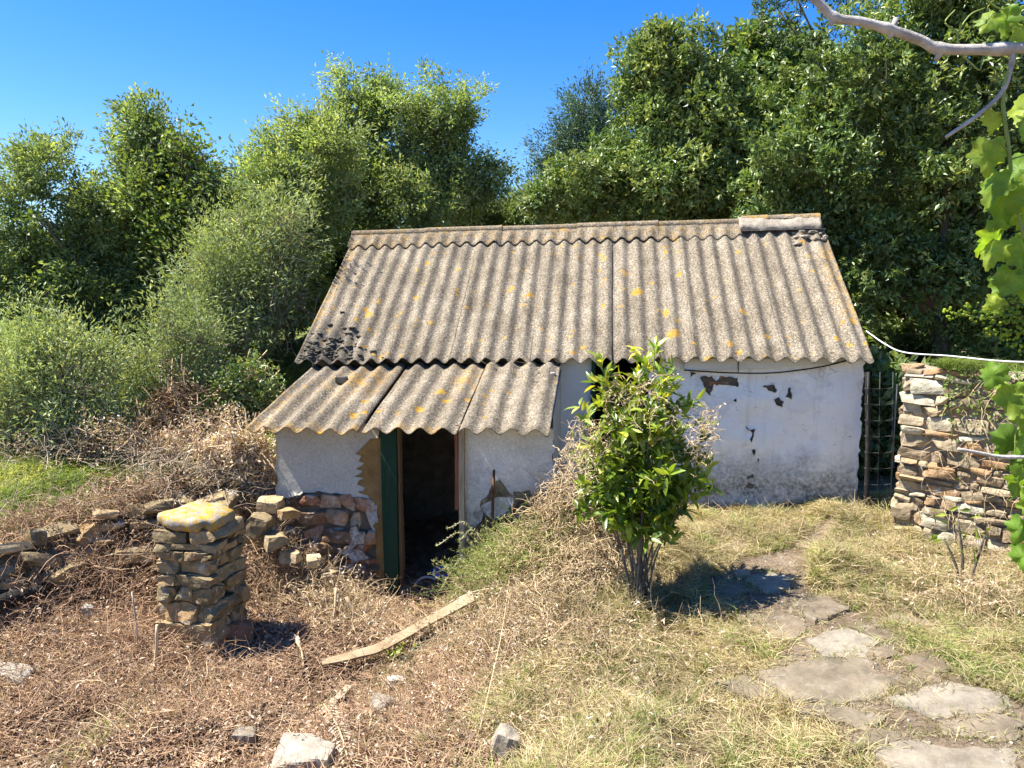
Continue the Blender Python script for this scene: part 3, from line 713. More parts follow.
mk('render', V, Q, G['grey_render'] if False else G['fascia'], fw1, np.full(len(V), 0.5))
# return (side) of the whitewash at the right corner
FR = lambda u, v, n: H(WR + n, u, v)
V, Q = plaster(FR, [(D_WALL - 0.0, wt(WR)), (D_WALL + 1.2, wt(WR)), (D_WALL + 1.2, gzb), (D_WALL, gzb)], [], 0.03, 12, 0.08, 0.02, 0.006)
mk('whitewash', V, Q, G['white'], fw2, np.full(len(V), 0.5))
# fascia boards below the eave
fj = hit(738, 370, D_WALL - 0.05)[0]
for (a, b) in ((hit(684, 366, D_WALL)[0], fj - 0.006), (fj + 0.006, hit(858, 366, D_WALL)[0])):
    V = np.array([H(x, d, wt(x) + dz_) for x in (a, b) for d in (D_WALL - 0.055, D_WALL - 0.028) for dz_ in (-0.155 if x < 6 else -0.06, -0.025)])
    mk('fascia', V, np.array([[0, 1, 3, 2], [4, 6, 7, 5], [0, 4, 5, 1], [2, 3, 7, 6], [0, 2, 6, 4], [1, 5, 7, 3]]), G['fascia'], cot, np.full(8, 0.5), False)
# doorway in the main wall: a green jamb
c = H(dl + 0.025, D_WALL + 0.06, 0.65); RM = np.array([[HW[0], HD[0], 0], [HW[1], HD[1], 0], [0, 0, 1]])
V, Q = box(c, (0.022, 0.09, 1.2), RM); mk('door_frame', V, Q, G['green_paint'], cot, np.full(8, 0.5), False)

# ---- lean-to walls
FL = lambda u, v, n: H(u, D_LW - n, v)
ll, lr_ = hit(276, 470, D_LW)[0], hit(553, 470, D_LW)[0]
ja, jb = hit(381, 520, D_LW)[0], hit(461, 520, D_LW)[0]
def lt(wc): return float(lean_z(np.array([wc]), np.array([0.25 / 1.84]))[0]) - 0.035
lw1 = quadwall('lean_to_wall', [(ll + 0.02, D_LW + 0.035, lt(ll)), (ja, D_LW + 0.035, lt(ja)), (ja, D_LW + 0.3, lt(ja) + 0.05), (ll + 0.02, D_LW + 0.3, lt(ll) + 0.05)], G['mortar'])
lw2 = quadwall('lean_to_wall', [(jb, D_LW + 0.035, lt(jb)), (lr_ - 0.02, D_LW + 0.035, lt(lr_)), (lr_ - 0.02, D_LW + 0.3, lt(lr_) + 0.05), (jb, D_LW + 0.3, lt(jb) + 0.05)], G['mortar'])
def side(w0, w1, name='side_wall'):
    prof = [(D_LW + 0.303, GZ), (D_WALL + 0.02, GZ), (D_WALL + 0.02, float(eave_z(w0)) - 0.12), (D_LW + 0.303, lt(w0) + 0.06)]
    V = np.array([H(w0, d, z) for d, z in prof] + [H(w1, d, z) for d, z in prof]); n = 4
    Q = np.array([[i, (i + 1) % n, (i + 1) % n + n, i + n] for i in range(n)])
    mk(name, V, [Q, np.array([list(range(n))[::-1], list(range(n, 2 * n))])], G['grey_render'], cot, np.full(8, 0.5), False)
side(ll + 0.02, ll + 0.3); side(lr_ - 0.3, lr_ - 0.02)
ltop = hit(276, 420, D_LW)[1]
pout = hits([(276, 415), (384, 418), (383, 545), (372, 530), (362, 503), (354, 497), (340, 494), (318, 491), (296, 495), (280, 500), (276, 500)], D_LW)
pout[0] = (pout[0][0], lt(ll)); pout[1] = (ja, lt(ja))
V, Q = plaster(FL, pout, [], 0.04, 21, 0.06, 0.008, 0.008); mk('render', V, Q, G['grey_render'], lw1, np.full(len(V), 0.5))
mb = MB()
uL = hit(262, 540, D_LW)[0]; vB, vT = hit(300, 625, D_LW)[1], hit(300, 492, D_LW)[1]
masonry(mb, FL, uL, ja - 0.1, vB, vT, 33, (0.08, 0.2), (0.12, 0.48), None, 0.12, 0.035, 6, 0.2, face=0.015)
masonry(mb, FL, hit(352, 540, D_LW)[0], ja - 0.1, vT - 0.05, vT + 0.06, 34, (0.05, 0.09), (0.1, 0.2), None, 0.06, 0.01, 4, 0.14, face=-0.03)
mb.build('stonework', G['stone_brown'], lw1, False)
mb = MB()                                                   # white lime smears left on the stones
for poly in ([(350, 528), (357, 526), (359, 540), (354, 548), (346, 556), (340, 553), (349, 545)], [(345, 548), (362, 551), (370, 558), (356, 562), (347, 556)], [(366, 510), (377, 505), (378, 523), (370, 520)], [(322, 552), (330, 550), (332, 558), (324, 560)]):
    V, Q = plaster(lambda u, v, n: H(u, D_LW - 0.03 - n * 0.9, v), hits(poly, D_LW - 0.03), [], 0.06, 44, 0.03, 0.012, 0.008)
    b = mb.n; mb.add(V, np.zeros((0, 4), int)); mb.Q += [q + b for q in Q]
mb.build('lime_smears', G['white'], lw1)
V, Q = plaster(lambda u, v, n: H(u, D_LW - 0.004 - n, v), hits([(384, 437), (375, 438), (367, 443), (362, 448), (356, 453), (362, 456), (358, 461), (365, 463), (356, 468), (363, 471), (355, 476), (363, 479), (357, 484), (366, 487), (359, 492), (368, 495), (371, 502), (374, 512), (376, 530), (377, 560), (380, 600), (390, 600)], D_LW), [], 0.03, 46, 0.04, 0.02, 0.012)
mk('clay_patch', V, Q, G['ochre'], lw1, np.full(len(V), 0.5))
# right leaf of the lean-to front
pr_ = hits([(463, 420), (553, 420), (553, 492), (540, 499), (522, 497), (513, 505), (503, 515), (492, 520), (484, 512), (478, 524), (470, 536), (463, 610)], D_LW)
pr_[0] = (jb, lt(jb)); pr_[1] = (lr_, lt(lr_)); pr_[-1] = (jb, hit(463, 625, D_LW)[1])
gh = hits([(497, 445), (501, 443), (500, 470), (503, 485), (510, 492), (498, 492), (494, 480), (496, 465)], D_LW)
V, Q = plaster(FL, pr_, [], 0.04, 23, 0.06, 0.01, 0.008); mk('render', V, Q, G['pale_render'], lw2, np.full(len(V), 0.5))
for k_, poly in enumerate(([(493, 484), (499, 480), (505, 486), (510, 494), (520, 500), (514, 510), (503, 518), (492, 522), (484, 514), (480, 505), (488, 494)], [(513, 492), (530, 490), (546, 491), (545, 500), (524, 499), (515, 503)])):
    V, Q = plaster(lambda u, v, n: H(u, D_LW - 0.006 - n, v), hits(poly, D_LW), [], 0.03, 48 + k_, 0.03, 0.012, 0.008); mk('clay_patch', V, Q, G['stain_clay'], lw2, np.full(len(V), 0.5))
mb = MB(); masonry(mb, FL, jb + 0.05, lr_ - 0.05, hit(500, 610, D_LW)[1], hit(500, 480, D_LW)[1], 35, (0.05, 0.14), (0.12, 0.34), None, 0.09, 0.02, 6, 0.16, face=-0.03)
mb.build('stonework', G['stone_brown'], lw2, False)
# door posts, lintel, threshold
def post(name, pxa, pxb, d, mat, zt, zb, dep=0.05):
    a, b = hit(pxa, 520, d)[0], hit(pxb, 520, d)[0]
    nn = 9; t = np.linspace(0, 1, nn); wob = fbm(np.stack([t * 3, t * 0 + pxa, t * 0], -1), 3, 3) * 0.008
    V = []
    for i in range(nn):
        z = zb + (zt - zb) * t[i]
        for (x, y) in ((a, d - dep), (b, d - dep), (b, d + dep), (a, d + dep)): V.append(H(x + wob[i], y, z))
    return mk(name, np.array(V), [np.array([[i * 4 + j, i * 4 + (j + 1) % 4, i * 4 + 4 + (j + 1) % 4, i * 4 + 4 + j] for i in range(nn - 1) for j in range(4)]), np.array([[3, 2, 1, 0], [nn * 4 - 4, nn * 4 - 3, nn * 4 - 2, nn * 4 - 1]])], mat, cot, np.full(len(V), 0.5), False)
zth = hit(425, 606, D_LW)[1]
# the green door stands swung back, seen edge on in front of the left jamb
zdt, zdb = hit(388, 426, D_LW - 0.06)[1], hit(393, 614, D_LW - 0.12)[1]
xa, xb, xc, xd = hit(380.5, 435, D_LW - 0.06)[0], hit(396.5, 435, D_LW - 0.06)[0], hit(399, 610, D_LW - 0.12)[0], hit(386, 610, D_LW - 0.12)[0]
V = []
for t in np.linspace(0, 1, 7):
    d_ = D_LW - 0.07 - 0.06 * t; z_ = zdt + (zdb - zdt) * t; q0, q1 = xa + (xd - xa) * t ** 1.5, xb + (xc - xb) * t
    for (x_, y_) in ((q0, d_), (q0 + 0.05, d_ - 0.012), (q1, d_ - 0.008), (q1, d_ + 0.05), (q0, d_ + 0.05)): V.append(H(x_, y_, z_))
door = mk('door', np.array(V), [np.array([[i * 5 + j, i * 5 + 5 + j, i * 5 + 5 + (j + 1) % 5, i * 5 + (j + 1) % 5] for i in range(6) for j in range(5)]), np.array([[0, 1, 2, 3, 4], [34, 33, 32, 31, 30]])], G['green_paint'], cot, np.full(35, 0.5), False)
tag(door, 'dark green wooden door swung back edge on')
post('door_post', 397.5, 402.5, D_LW + 0.02, G['wood_brown'], lt(ja) + 0.02, zth - 0.1)
post('door_post', 456, 459.2, D_LW - 0.02, G['wood_red'], lt(jb) + 0.02, hit(457, 508, D_LW)[1])
post('door_post', 459.7, 465, D_LW - 0.01, G['wood_grey'], lt(jb) + 0.02, zth - 0.1)
a, b = hit(397, 600, D_LW)[0], hit(462, 600, D_LW)[0]
P, Q = stone(((b - a) / 2, 0.16, 0.07), 3.3, 6, 0.2, 0.08); Pw = H(P[:, 0] + (a + b) / 2, P[:, 1] + D_LW + 0.06, P[:, 2] + zth - 0.02); mk('threshold', Pw, Q, G['rock'], cot, np.full(len(P), 0.6))
V, Q = box(H((ll + lr_) / 2, -0.6, zth - 0.06), ((lr_ - ll) / 2 - 0.3, 0.8, 0.05), RM); mk('floor_slab', V, Q, G['moss_and_shade'], cot, np.full(8, 0.5), False)  # bare floor, coloured dark to deepen the shade inside the doorway
# lintel wood above the doorway
V, Q = box(H((ja + jb) / 2, D_LW + 0.1, lt((ja + jb) / 2) - 0.01), ((jb - ja) / 2 + 0.1, 0.05, 0.03), RM); mk('lintel', V, Q, G['wood_brown'], cot, np.full(8, 0.5), False)

# ---- things on and in the cottage
def rock_at(name, label, px, py, Y, half, mat, tint, seed, cat='rock', rot=0.0, group=None, n=6, z=None, rough=0.13, rnd=0.45, sink=0.3, tilt=0.0):
    p = at(px, py, Y) if Y else gpt(px, py)
    P, Q = stone(half, seed, n, rnd, rough)
    M_ = np.array(Matrix.Rotation(rot, 3, 'Z') @ Matrix.Rotation(tilt, 3, 'Y')); P = P @ M_.T
    base = p.copy() if z is None else np.array([p[0], p[1], z])
    o = mk(name, P + base + np.array([0, 0, half[2] * (1 - sink)]), Q, G[mat], None, np.full(len(P), tint), False, base)
    return tag(o, label, cat, group)
def on_lean(px, py):
    best = None
    for t in np.linspace(0.02, 0.98, 200):
        d = -1.70 + 1.84 * t; wq, zq = hit(px, py, d); e = zq - float(lean_z(np.array([wq]), np.array([t]))[0])
        if best is None or abs(e) < best[0]: best = (abs(e), H(wq, d, float(lean_z(np.array([wq]), np.array([t]))[0]) + AMP * math.cos(2 * math.pi * wq / LPW)))
    return best[1]
for (nm, lab, px, py, hf, mt, tn, sd_) in (('stone', 'dark mossy stone weighing down the left of the lean-to roof', 342, 381, (0.065, 0.06, 0.05), 'rock', 0.1, 8.1),
                                       ('stone', 'small white stone near the right edge of the lean-to roof', 552, 377, (0.035, 0.03, 0.028), 'rock', 1.0, 9.2),
                                       ('stone', 'small dark stone beside the white one on the lean-to roof', 538, 383, (0.035, 0.03, 0.03), 'rock', 0.05, 9.9)):
    p = on_lean(px, py); P, Q = stone(hf, sd_, 4, 0.5, 0.15)
    tag(mk(nm, P + p + np.array([0, 0, hf[2] * 0.8]), Q, G[mt], None, np.full(len(P), tn), True, p), lab, 'stone')
rg = np.random.default_rng(77)
b0 = np.array([on_lean(x, y) for x, y in [(rg.uniform(495, 550), rg.uniform(366, 380)) for _ in range(14)]])
V, Q, _ = twigs(rg, b0 + np.array([0, 0, 0.03]), np.stack([rg.normal(size=14), rg.normal(size=14), rg.normal(size=14) * 0.1 + 0.1], -1), rg.uniform(0.2, 0.5, 14), 0.005, 6, 0.25, 0.05)
tag(mk('dry_vine', V, Q, G['twig_grey'], None, np.full(len(V), 0.15), True, b0[0]), 'dry brown creeper strands lying on the lean-to roof', 'vine')
# black cable slung below the eave
cb = [H(*(lambda q: (q[0], D_WALL - 0.075, q[1]))(hit(x, y, D_WALL - 0.075))) for x, y in ((684, 370), (705, 371.5), (735, 373), (770, 373), (800, 370), (825, 366), (845, 361), (858, 357))]
mb = MB(); add_tube(mb, spline(cb, 40), 0.009, 6); tag(mb.build('cable', G['cable_black'], None, True, cb[0]), 'thin black cable sagging under the eave across the whitewashed wall', 'cable')
mb = MB(); x0, z0 = hit(738, 373, D_WALL - 0.06)
add_tube(mb, [H(fj, D_WALL - 0.06, wt(6) - 0.03), H(fj, D_WALL - 0.06, z0)], 0.006, 5); tag(mb.build('cable', G['cable_black'], None, True, H(fj, D_WALL - 0.06, z0)), 'short black wire dropping between the two fascia boards', 'cable')
# hoop and bucket in the dark doorway
hc = H(hit(428, 577, -1.36)[0], -1.36, 0); hc[2] = zth + 0.13
t = np.linspace(0, 2 * np.pi, 30); pth = np.stack([hc[0] + np.cos(t) * 0.145 * HW[0], hc[1] + np.cos(t) * 0.145 * HW[1], hc[2] + 0.145 * np.sin(t)], -1)
wh = thing('barrow_wheel', 'small grey wheel standing just inside the dark doorway', 'wheel', (hc[0], hc[1], hc[2] - 0.15))
mb = MB(); add_tube(mb, pth, 0.014, 8); mb.build('tyre', G['rubber'], wh)
mb = MB(); add_tube(mb, [hc - 0.03 * np.array([*HD, 0]), hc + 0.03 * np.array([*HD, 0])], 0.03, 10)
for k in range(6):
    a = k * math.pi / 3; add_tube(mb, [hc, hc + 0.14 * np.array([math.cos(a) * HW[0], math.cos(a) * HW[1], math.sin(a)])], 0.004, 5)
mb.build('spokes', G['rust'], wh)
bc = H(hit(443, 552, -1.2)[0], -1.2, zth - 0.01)
bk = thing('bucket', 'blue plastic bucket in the dark behind the doorway', 'bucket', bc)
pr = [(0.0, 0.0), (0.1, 0.0), (0.13, 0.28), (0.138, 0.285), (0.138, 0.30), (0.124, 0.30), (0.095, 0.012), (0.0, 0.012)]
a = np.linspace(0, 2 * np.pi, 24, endpoint=False); V = np.array([[bc[0] + r_ * math.cos(q), bc[1] + r_ * math.sin(q), bc[2] + z_] for q in a for r_, z_ in pr])
mk('pail', V, grid_faces(24, 8, True), G['plastic_blue'], bk, np.full(len(V), 0.5))
t = np.linspace(0.1, math.pi - 0.1, 16); mb = MB(); add_tube(mb, np.stack([bc[0] + 0.14 * np.cos(t), bc[1] - 0.05 * np.sin(t), bc[2] + 0.29 + 0.05 * np.sin(t)], -1), 0.004, 5); mb.build('handle', G['wire'], bk)
# rusty iron stake before the lean-to wall
s0, s1 = hit(494, 470, D_LW - 0.06), hit(491, 530, D_LW - 0.09)
mb = MB(); add_tube(mb, [H(s0[0], D_LW - 0.06, s0[1]), H((s0[0] + s1[0]) / 2 + 0.004, D_LW - 0.075, (s0[1] + s1[1]) / 2), H(s1[0], D_LW - 0.09, s1[1] - 0.5)], 0.014, 7)
tag(mb.build('stake', G['rust'], None, True, H(s1[0], D_LW - 0.09, s1[1] - 0.5)), 'dark rusty stake standing against the flaking lean-to wall', 'stake')

# ------------------------------------------------------------------ pillar
pc = at(206, 640, 6.15); pz0 = float(hgt(pc[0], pc[1])) - 0.1
pil = thing('stone_pillar', 'dry stone gate pillar with a lichen covered capstone in the yard', 'pillar', (pc[0], pc[1], pz0))
mb = MB(); rp = np.random.default_rng(12); ptop = at(200, 524, 6.1)[2]
z = pz0; PR = R(11); k = 0; axy = np.array([math.cos(PR), -math.sin(PR)]); axd = np.array([math.sin(PR), math.cos(PR)])
P, Q = box((pc[0], pc[1] + 0.02, (pz0 + ptop) / 2), (0.19, 0.19, (ptop - pz0) / 2 - 0.02), np.array([[axy[0], axd[0], 0], [axy[1], axd[1], 0], [0, 0, 1]])); mb.add(P, Q, 0.0)
while z < ptop - 0.02:
    h = min(rp.choice([0.06, 0.08, 0.11, 0.15, 0.19]), ptop - z)
    if ptop - z - h < 0.04: h = ptop - z
    for sidx in range(4):                                      # stones on each of four faces
        u = -0.25
        while u < 0.20:
            wd = min(rp.uniform(0.12, 0.46), 0.26 - u)
            if 0.26 - u - wd < 0.08: wd = 0.26 - u
            P, Q = stone((wd / 2 - 0.004, 0.10, h / 2 - 0.003), 50 + k * 0.61, 9, 0.15, 0.2); k += 1
            cu = u + wd / 2; cd = -0.155 + rp.uniform(-0.035, 0.03); yaw = rp.normal() * 0.08
            P = P @ np.array(Matrix.Rotation(yaw, 3, 'Z')).T
            X, Yd = P[:, 0] + cu, P[:, 1] + cd
            for _ in range(sidx): X, Yd = -Yd, X
            mb.add(np.stack([pc[0] + X * axy[0] + Yd * axd[0], pc[1] + X * axy[1] + Yd * axd[1], P[:, 2] + z + h / 2], -1), Q, rp.random() * 0.9)
            u += wd
    z += h
mb.build('shaft', G['stone_dry'], pil, False)
oc = [(-0.30, -0.14), (-0.12, -0.25), (0.14, -0.27), (0.16, -0.19), (0.26, -0.21), (0.27, 0.1), (0.1, 0.25), (-0.18, 0.22)]
rgp = rag(oc, 0.06, 0.012, np.random.default_rng(3))
cen = rgp.mean(0); V = []; nr = len(rgp)
for (sc_, zz) in ((0.9, 0.0), (1.0, 0.03), (1.0, 0.075), (0.96, 0.1), (0.6, 0.112), (0.3, 0.115)):
    for i, q in enumerate(rgp):
        qq = cen + (q - cen) * sc_; e = 0.004 * vnoise(np.array([[qq[0] * 9, qq[1] * 9, zz * 30]]), 4)[0]
        V.append([pc[0] + qq[0] * axy[0] + qq[1] * axd[0], pc[1] + qq[0] * axy[1] + qq[1] * axd[1], ptop + zz + e + 0.03 * qq[0] * -1 + 0.05 * max(0, qq[1])])
V = np.array(V); i = np.arange(nr); Qc = np.concatenate([np.stack([r_ * nr + i, r_ * nr + (i + 1) % nr, (r_ + 1) * nr + (i + 1) % nr, (r_ + 1) * nr + i], -1) for r_ in range(5)])
mk('capstone', V, [Qc, np.array([list(range(5 * nr, 6 * nr))]), np.array([list(range(nr))[::-1]])], G['capstone'], pil, np.full(len(V), 0.7), True)

# ------------------------------------------------------------------ tumbled terrace wall on the left
mb = MB(); rt = np.random.default_rng(31); L = np.concatenate([[0], np.cumsum(np.linalg.norm(np.diff(TW, axis=0), axis=1))])
for course in range(6):
    s_ = 0.6
    while s_ < L[-1] - 0.05:
        wd = rt.uniform(0.10, 0.36); h = rt.uniform(0.06, 0.15)
        x = np.interp(s_ + wd / 2, L, TW[:, 0]); y = np.interp(s_ + wd / 2, L, TW[:, 1]); x2 = np.interp(s_ + wd / 2 + 0.1, L, TW[:, 0]); y2 = np.interp(s_ + wd / 2 + 0.1, L, TW[:, 1])
        yaw = math.atan2(y2 - y, x2 - x) + rt.normal() * 0.18
        if not (course >= 3 and rt.random() < 0.3):
            P, Q = stone((wd / 2, rt.uniform(0.08, 0.15), h / 2), 90 + course * 13 + s_, 6, 0.2, 0.18)
            P = P @ np.array(Matrix.Rotation(yaw, 3, 'Z') @ Matrix.Rotation(rt.normal() * 0.22, 3, 'Y') @ Matrix.Rotation(rt.normal() * 0.22, 3, 'X')).T
            zb = float(hgt(np.array([x]), np.array([y - 0.3]), False)[0])
            top = float(hgt(np.array([x]), np.array([y + 0.45]), False)[0])
            z = zb + (top - zb + 0.06) * (course + 0.4) / 6
            mb.add(P + np.array([x + rt.normal() * 0.03, y - 0.12 + course * 0.04 + rt.normal() * 0.06, z + rt.normal() * 0.025]), Q, rt.random())
        s_ += wd * 0.92
tag(mb.build('terrace_wall', G['stone_dry'], None, False, (-3.6, 7.0, 0)), 'tumbled dry stone terrace wall below the green grass bank', 'wall')
# rubble heap at the lean-to corner
rub = [(270, 505, 7.15, (0.12, 0.1, 0.07), 0.9), (288, 512, 7.1, (0.1, 0.08, 0.05), 0.8), (262, 525, 7.0, (0.11, 0.1, 0.1), 0.3), (275, 540, 6.95, (0.13, 0.1, 0.07), 0.5), (292, 556, 6.9, (0.09, 0.07, 0.06), 0.95), (312, 560, 6.9, (0.07, 0.06, 0.05), 1.0), (330, 575, 6.9, (0.08, 0.06, 0.05), 0.4)]
side_w = ['topmost pale', 'flat pale', 'upright grey', 'mid brown', 'whitish', 'smallest white', 'low brown']
for i, (px, py, Y, hf, tn) in enumerate(rub):
    p = at(px, py, Y)
    rock_at('rubble_stone', '%s rubble stone at the broken left corner of the lean-to' % side_w[i], px, py, Y, hf, 'stone_dry', tn, 70 + i * 1.3, 'stone', i * 0.7, 'rubble stones at the lean-to corner', z=p[2] - 0.05, n=4)

# ------------------------------------------------------------------ right wall
A0 = np.array([3.93, 7.45]); B0 = np.array([6.6, 4.95]); wl = np.linalg.norm(B0 - A0); wu = (B0 - A0) / wl; wn = np.array([wu[1], -wu[0]])
if wn @ np.array([0, -1]) < 0: wn = -wn
def FRW(u, v, n):
    u = np.asarray(u, float); return np.stack([A0[0] + wu[0] * u + wn[0] * n, A0[1] + wu[1] * u + wn[1] * n, v + 0 * u], -1)
mb = MB(); rw0 = 0.0; wtop = at(905, 362, 7.45)[2]
masonry(mb, FRW, 0.0, 2.4, rw0, wtop - 0.06, 71, (0.045, 0.14), (0.08, 0.34), None, 0.12, 0.016, 6, 0.13, face=0.045, gap=0.006)
FEND = lambda u, v, n: np.stack([A0[0] - wn[0] * u - wu[0] * n, A0[1] - wn[1] * u - wu[1] * n, np.asarray(v) + 0 * np.asarray(u)], -1)
masonry(mb, FEND, 0.05, 0.5, rw0, wtop - 0.04, 72, (0.08, 0.16), (0.16, 0.3), None, 0.09, 0.02, 6, 0.15, face=0.05)
rwall = thing('stone_wall', 'pale rubble stone wall at the right with weeds on top', 'wall', (A0[0], A0[1], 0))
mb.build('stonework', G['stone_pale'], rwall, False)
V = np.array([FRW(np.array([u]), z, n)[0] for u in (0.0, wl) for n in (-0.46, -0.012) for z in (-0.1, wtop - 0.07)])
core = mk('mortar_core', V, np.array([[0, 1, 3, 2], [4, 6, 7, 5], [0, 4, 5, 1], [2, 3, 7, 6], [0, 2, 6, 4], [1, 5, 7, 3]]), G['lime_mortar'], rwall, np.full(8, 0.5), False)
# ------------------------------------------------------------------ white cable and wire fence in the gap
rk = hit(868, 331, 0.6); pA = H(rk[0] - 0.02, 0.6, rk[1])
wc_ = [pA, at(885, 344, 8.1), at(905, 352.5, 7.6), at(950, 356, 7.15), at(1000, 361, 6.55), at(1060, 363, 5.9)]
mb = MB(); add_tube(mb, spline(wc_, 40), 0.0075, 6); tag(mb.build('cable', G['cable_white'], None, True, pA), 'white cable running from the roof edge along the right stone wall top', 'cable')
fen = thing('wire_fence', 'wire mesh fence closing the dark gap beside the cottage', 'fence', (3.85, 8.3, 0))
fy = 8.15; mb = MB()
for px in (868, 880, 893): add_tube(mb, [at(px, 372, fy), at(px - 1, 440, fy), at(px - 3, 506, fy)], 0.0022, 4)
for py in (388, 404, 420, 436, 452, 468, 484, 498): add_tube(mb, spline([at(864, py, fy), at(880, py + 1, fy), at(898, py - 1, fy)], 8), 0.002, 4)
mb.build('mesh', G['wire'], fen)
mb = MB(); add_tube(mb, spline([at(867, 372, 8.2), at(868, 440, 8.2), at(866, 512, 8.2)], 8), 0.03, 8); mb.build('post', G['char_and_shade'], fen)  # dark mossy post, blackened to paint in the shade of the gap
mb = MB(); add_tube(mb, [at(897, 384, fy), at(890, 503, fy)], 0.006, 5); mb.build('stay', G['wire'], fen)

# ------------------------------------------------------------------ flagstones
flags = [([(748, 580), (770, 573), (792, 577), (786, 588), (768, 593)], 0.95, 'small white flagstone set by the shrub shadow'), ([(810, 641), (847, 632), (875, 643), (861, 655), (826, 657)], 0.9, 'pale flagstone just above the largest one in the path'),
         ([(769, 678), (854, 657), (910, 682), (889, 692), (833, 703), (798, 698)], 0.5, 'largest grey flagstone in the middle of the path'), ([(861, 629), (896, 618), (931, 632), (907, 643), (878, 641)], 0.2, 'brown flagstone at the right side where the path bends'),
         ([(864, 652), (889, 647), (900, 657), (878, 661)], 0.25, 'smallest brown flagstone beside the largest one'), ([(905, 661), (931, 657), (945, 671), (919, 678)], 0.1, 'reddish brown flagstone at the right grass edge'),
         ([(896, 699), (945, 683), (1002, 696), (995, 713), (938, 717)], 0.85, 'whitish cracked flagstone at the right border of the path'), ([(801, 712), (833, 706), (878, 720), (864, 731), (833, 724)], 0.45, 'flagstone below the largest one at the grass edge'),
         ([(882, 749), (931, 738), (1002, 749), (1012, 778), (905, 782)], 0.75, 'nearest large flagstone with dark scratches at the picture bottom'), ([(717, 689), (748, 682), (787, 699), (755, 706)], 0.4, 'dusty flagstone sunk in grass left of the largest one'),
         ([(704, 550), (745, 541), (762, 548), (725, 556)], 0.3, 'half buried flagstone in the straw before the whitewashed wall'), ([(700, 590), (735, 583), (748, 592), (722, 604)], 0.15, 'brown flagstone shaded by the young shrub'), ([(795, 606), (825, 598), (845, 612), (815, 622)], 0.3, 'dusty flagstone between the white one and the bend'),
         ([(705, 655), (745, 650), (782, 664), (765, 676), (712, 672)], 0.35, 'low flagstone at the left grass edge above the dusty sunk one'), ([(902, 681), (930, 674), (940, 682), (905, 694), (893, 692)], 0.15, 'narrow brown flagstone wedged above the cracked whitish one'),
         ([(842, 738), (876, 731), (925, 734), (880, 747), (855, 752)], 0.3, 'thin brown flagstone just above the nearest large one'), ([(742, 622), (785, 614), (803, 630), (790, 640), (755, 638)], 0.25, 'brown flagstone left of the two pale middle ones'),
         ([(945, 722), (990, 716), (1020, 724), (1010, 738), (950, 734)], 0.4, 'flagstone at the right picture edge below the cracked whitish one')]
FOUT = []
for i, (poly, tn, lab) in enumerate(flags):
    rf = np.random.default_rng(200 + i); g = [gpt(x, y) for x, y in poly]; g2 = np.array(g)[:, :2]
    ol = rag([tuple(q) for q in g2], 0.05, 0.010, rf); ce = ol.mean(0); ol = ce + (ol - ce) * 1.2; FOUT.append(ol); zc = float(np.median(hgt(ol[:, 0], ol[:, 1])))
    V = []; nr = len(ol)
    rings = ((1.04, -0.05), (1.005, 0.0), (0.98, 0.013), (0.85, 0.018), (0.65, 0.019), (0.4, 0.020), (0.15, 0.020))
    for sc_, dz in rings:
        q = ce + (ol - ce) * sc_; V.append(np.stack([q[:, 0], q[:, 1], 0.75 * hgt(q[:, 0], q[:, 1], False) + 0.25 * zc + dz + 0.007 * fbm(np.stack([q[:, 0] * 6, q[:, 1] * 6, 0 * q[:, 0] + i], -1), 9, 3)], -1))
    V = np.concatenate(V); k_ = np.arange(nr); Qf = np.concatenate([np.stack([r_ * nr + k_, r_ * nr + (k_ + 1) % nr, (r_ + 1) * nr + (k_ + 1) % nr, (r_ + 1) * nr + k_], -1) for r_ in range(len(rings) - 1)])
    o = mk('flagstone', V, [Qf, np.array([list(range((len(rings) - 1) * nr, len(rings) * nr))])], G['flag'], None, np.full(len(V), tn), False, (ce[0], ce[1], zc))
    tag(o, lab, 'flagstone', 'flagstones of the path')

# ------------------------------------------------------------------ loose rocks, boards, sticks of the yard
rock_at('rock', 'big beige rock half buried at the bottom of the yard', 306, 768, None, (0.17, 0.12, 0.10), 'rock', 0.6, 301, n=9, sink=0.35)
rock_at('rock', 'white stone lying below the long board', 397, 686, None, (0.065, 0.05, 0.045), 'rock', 1.0, 302, rot=0.3)
rock_at('rock', 'flat yellowish stone below the white one', 385, 712, None, (0.09, 0.06, 0.06), 'rock', 0.55, 303, rot=0.9, tilt=0.5)
rock_at('rock', 'pale stone upright in the litter below the terrace wall', 111, 580, None, (0.07, 0.06, 0.08), 'rock', 0.85, 304)
rock_at('rock', 'grey upright stone left of the broken sticks', 90, 622, None, (0.04, 0.04, 0.09), 'rock', 0.7, 305)
rock_at('rock', 'flat grey slab at the left edge of the litter', 8, 678, None, (0.15, 0.09, 0.04), 'rock', 0.75, 306, tilt=0.2)
rock_at('rock', 'rust red stone leaning on the pillar foot', 238, 640, None, (0.12, 0.08, 0.10), 'redstone', 0.5, 307, rot=0.4, tilt=0.3)
rock_at('rock', 'pale block under the grass bank at far left', 12, 575, None, (0.14, 0.1, 0.12), 'rock', 0.75, 308, n=6)
rock_at('rock', 'pale lump low in the weeds at bottom centre', 505, 752, None, (0.07, 0.06, 0.08), 'rock', 0.5, 309, tilt=0.3)
rock_at('rock', 'small white stone on the grass left of the path', 690, 679, None, (0.03, 0.025, 0.018), 'rock', 1.0, 310)
rock_at('rock', 'dark stone at the foot of the grass beside the path top', 742, 577, None, (0.07, 0.04, 0.035), 'rock', 0.35, 311)
rock_at('rock', 'grey fist sized stone low at left beside the big beige rock', 245, 742, None, (0.075, 0.06, 0.05), 'rock', 0.2, 312)

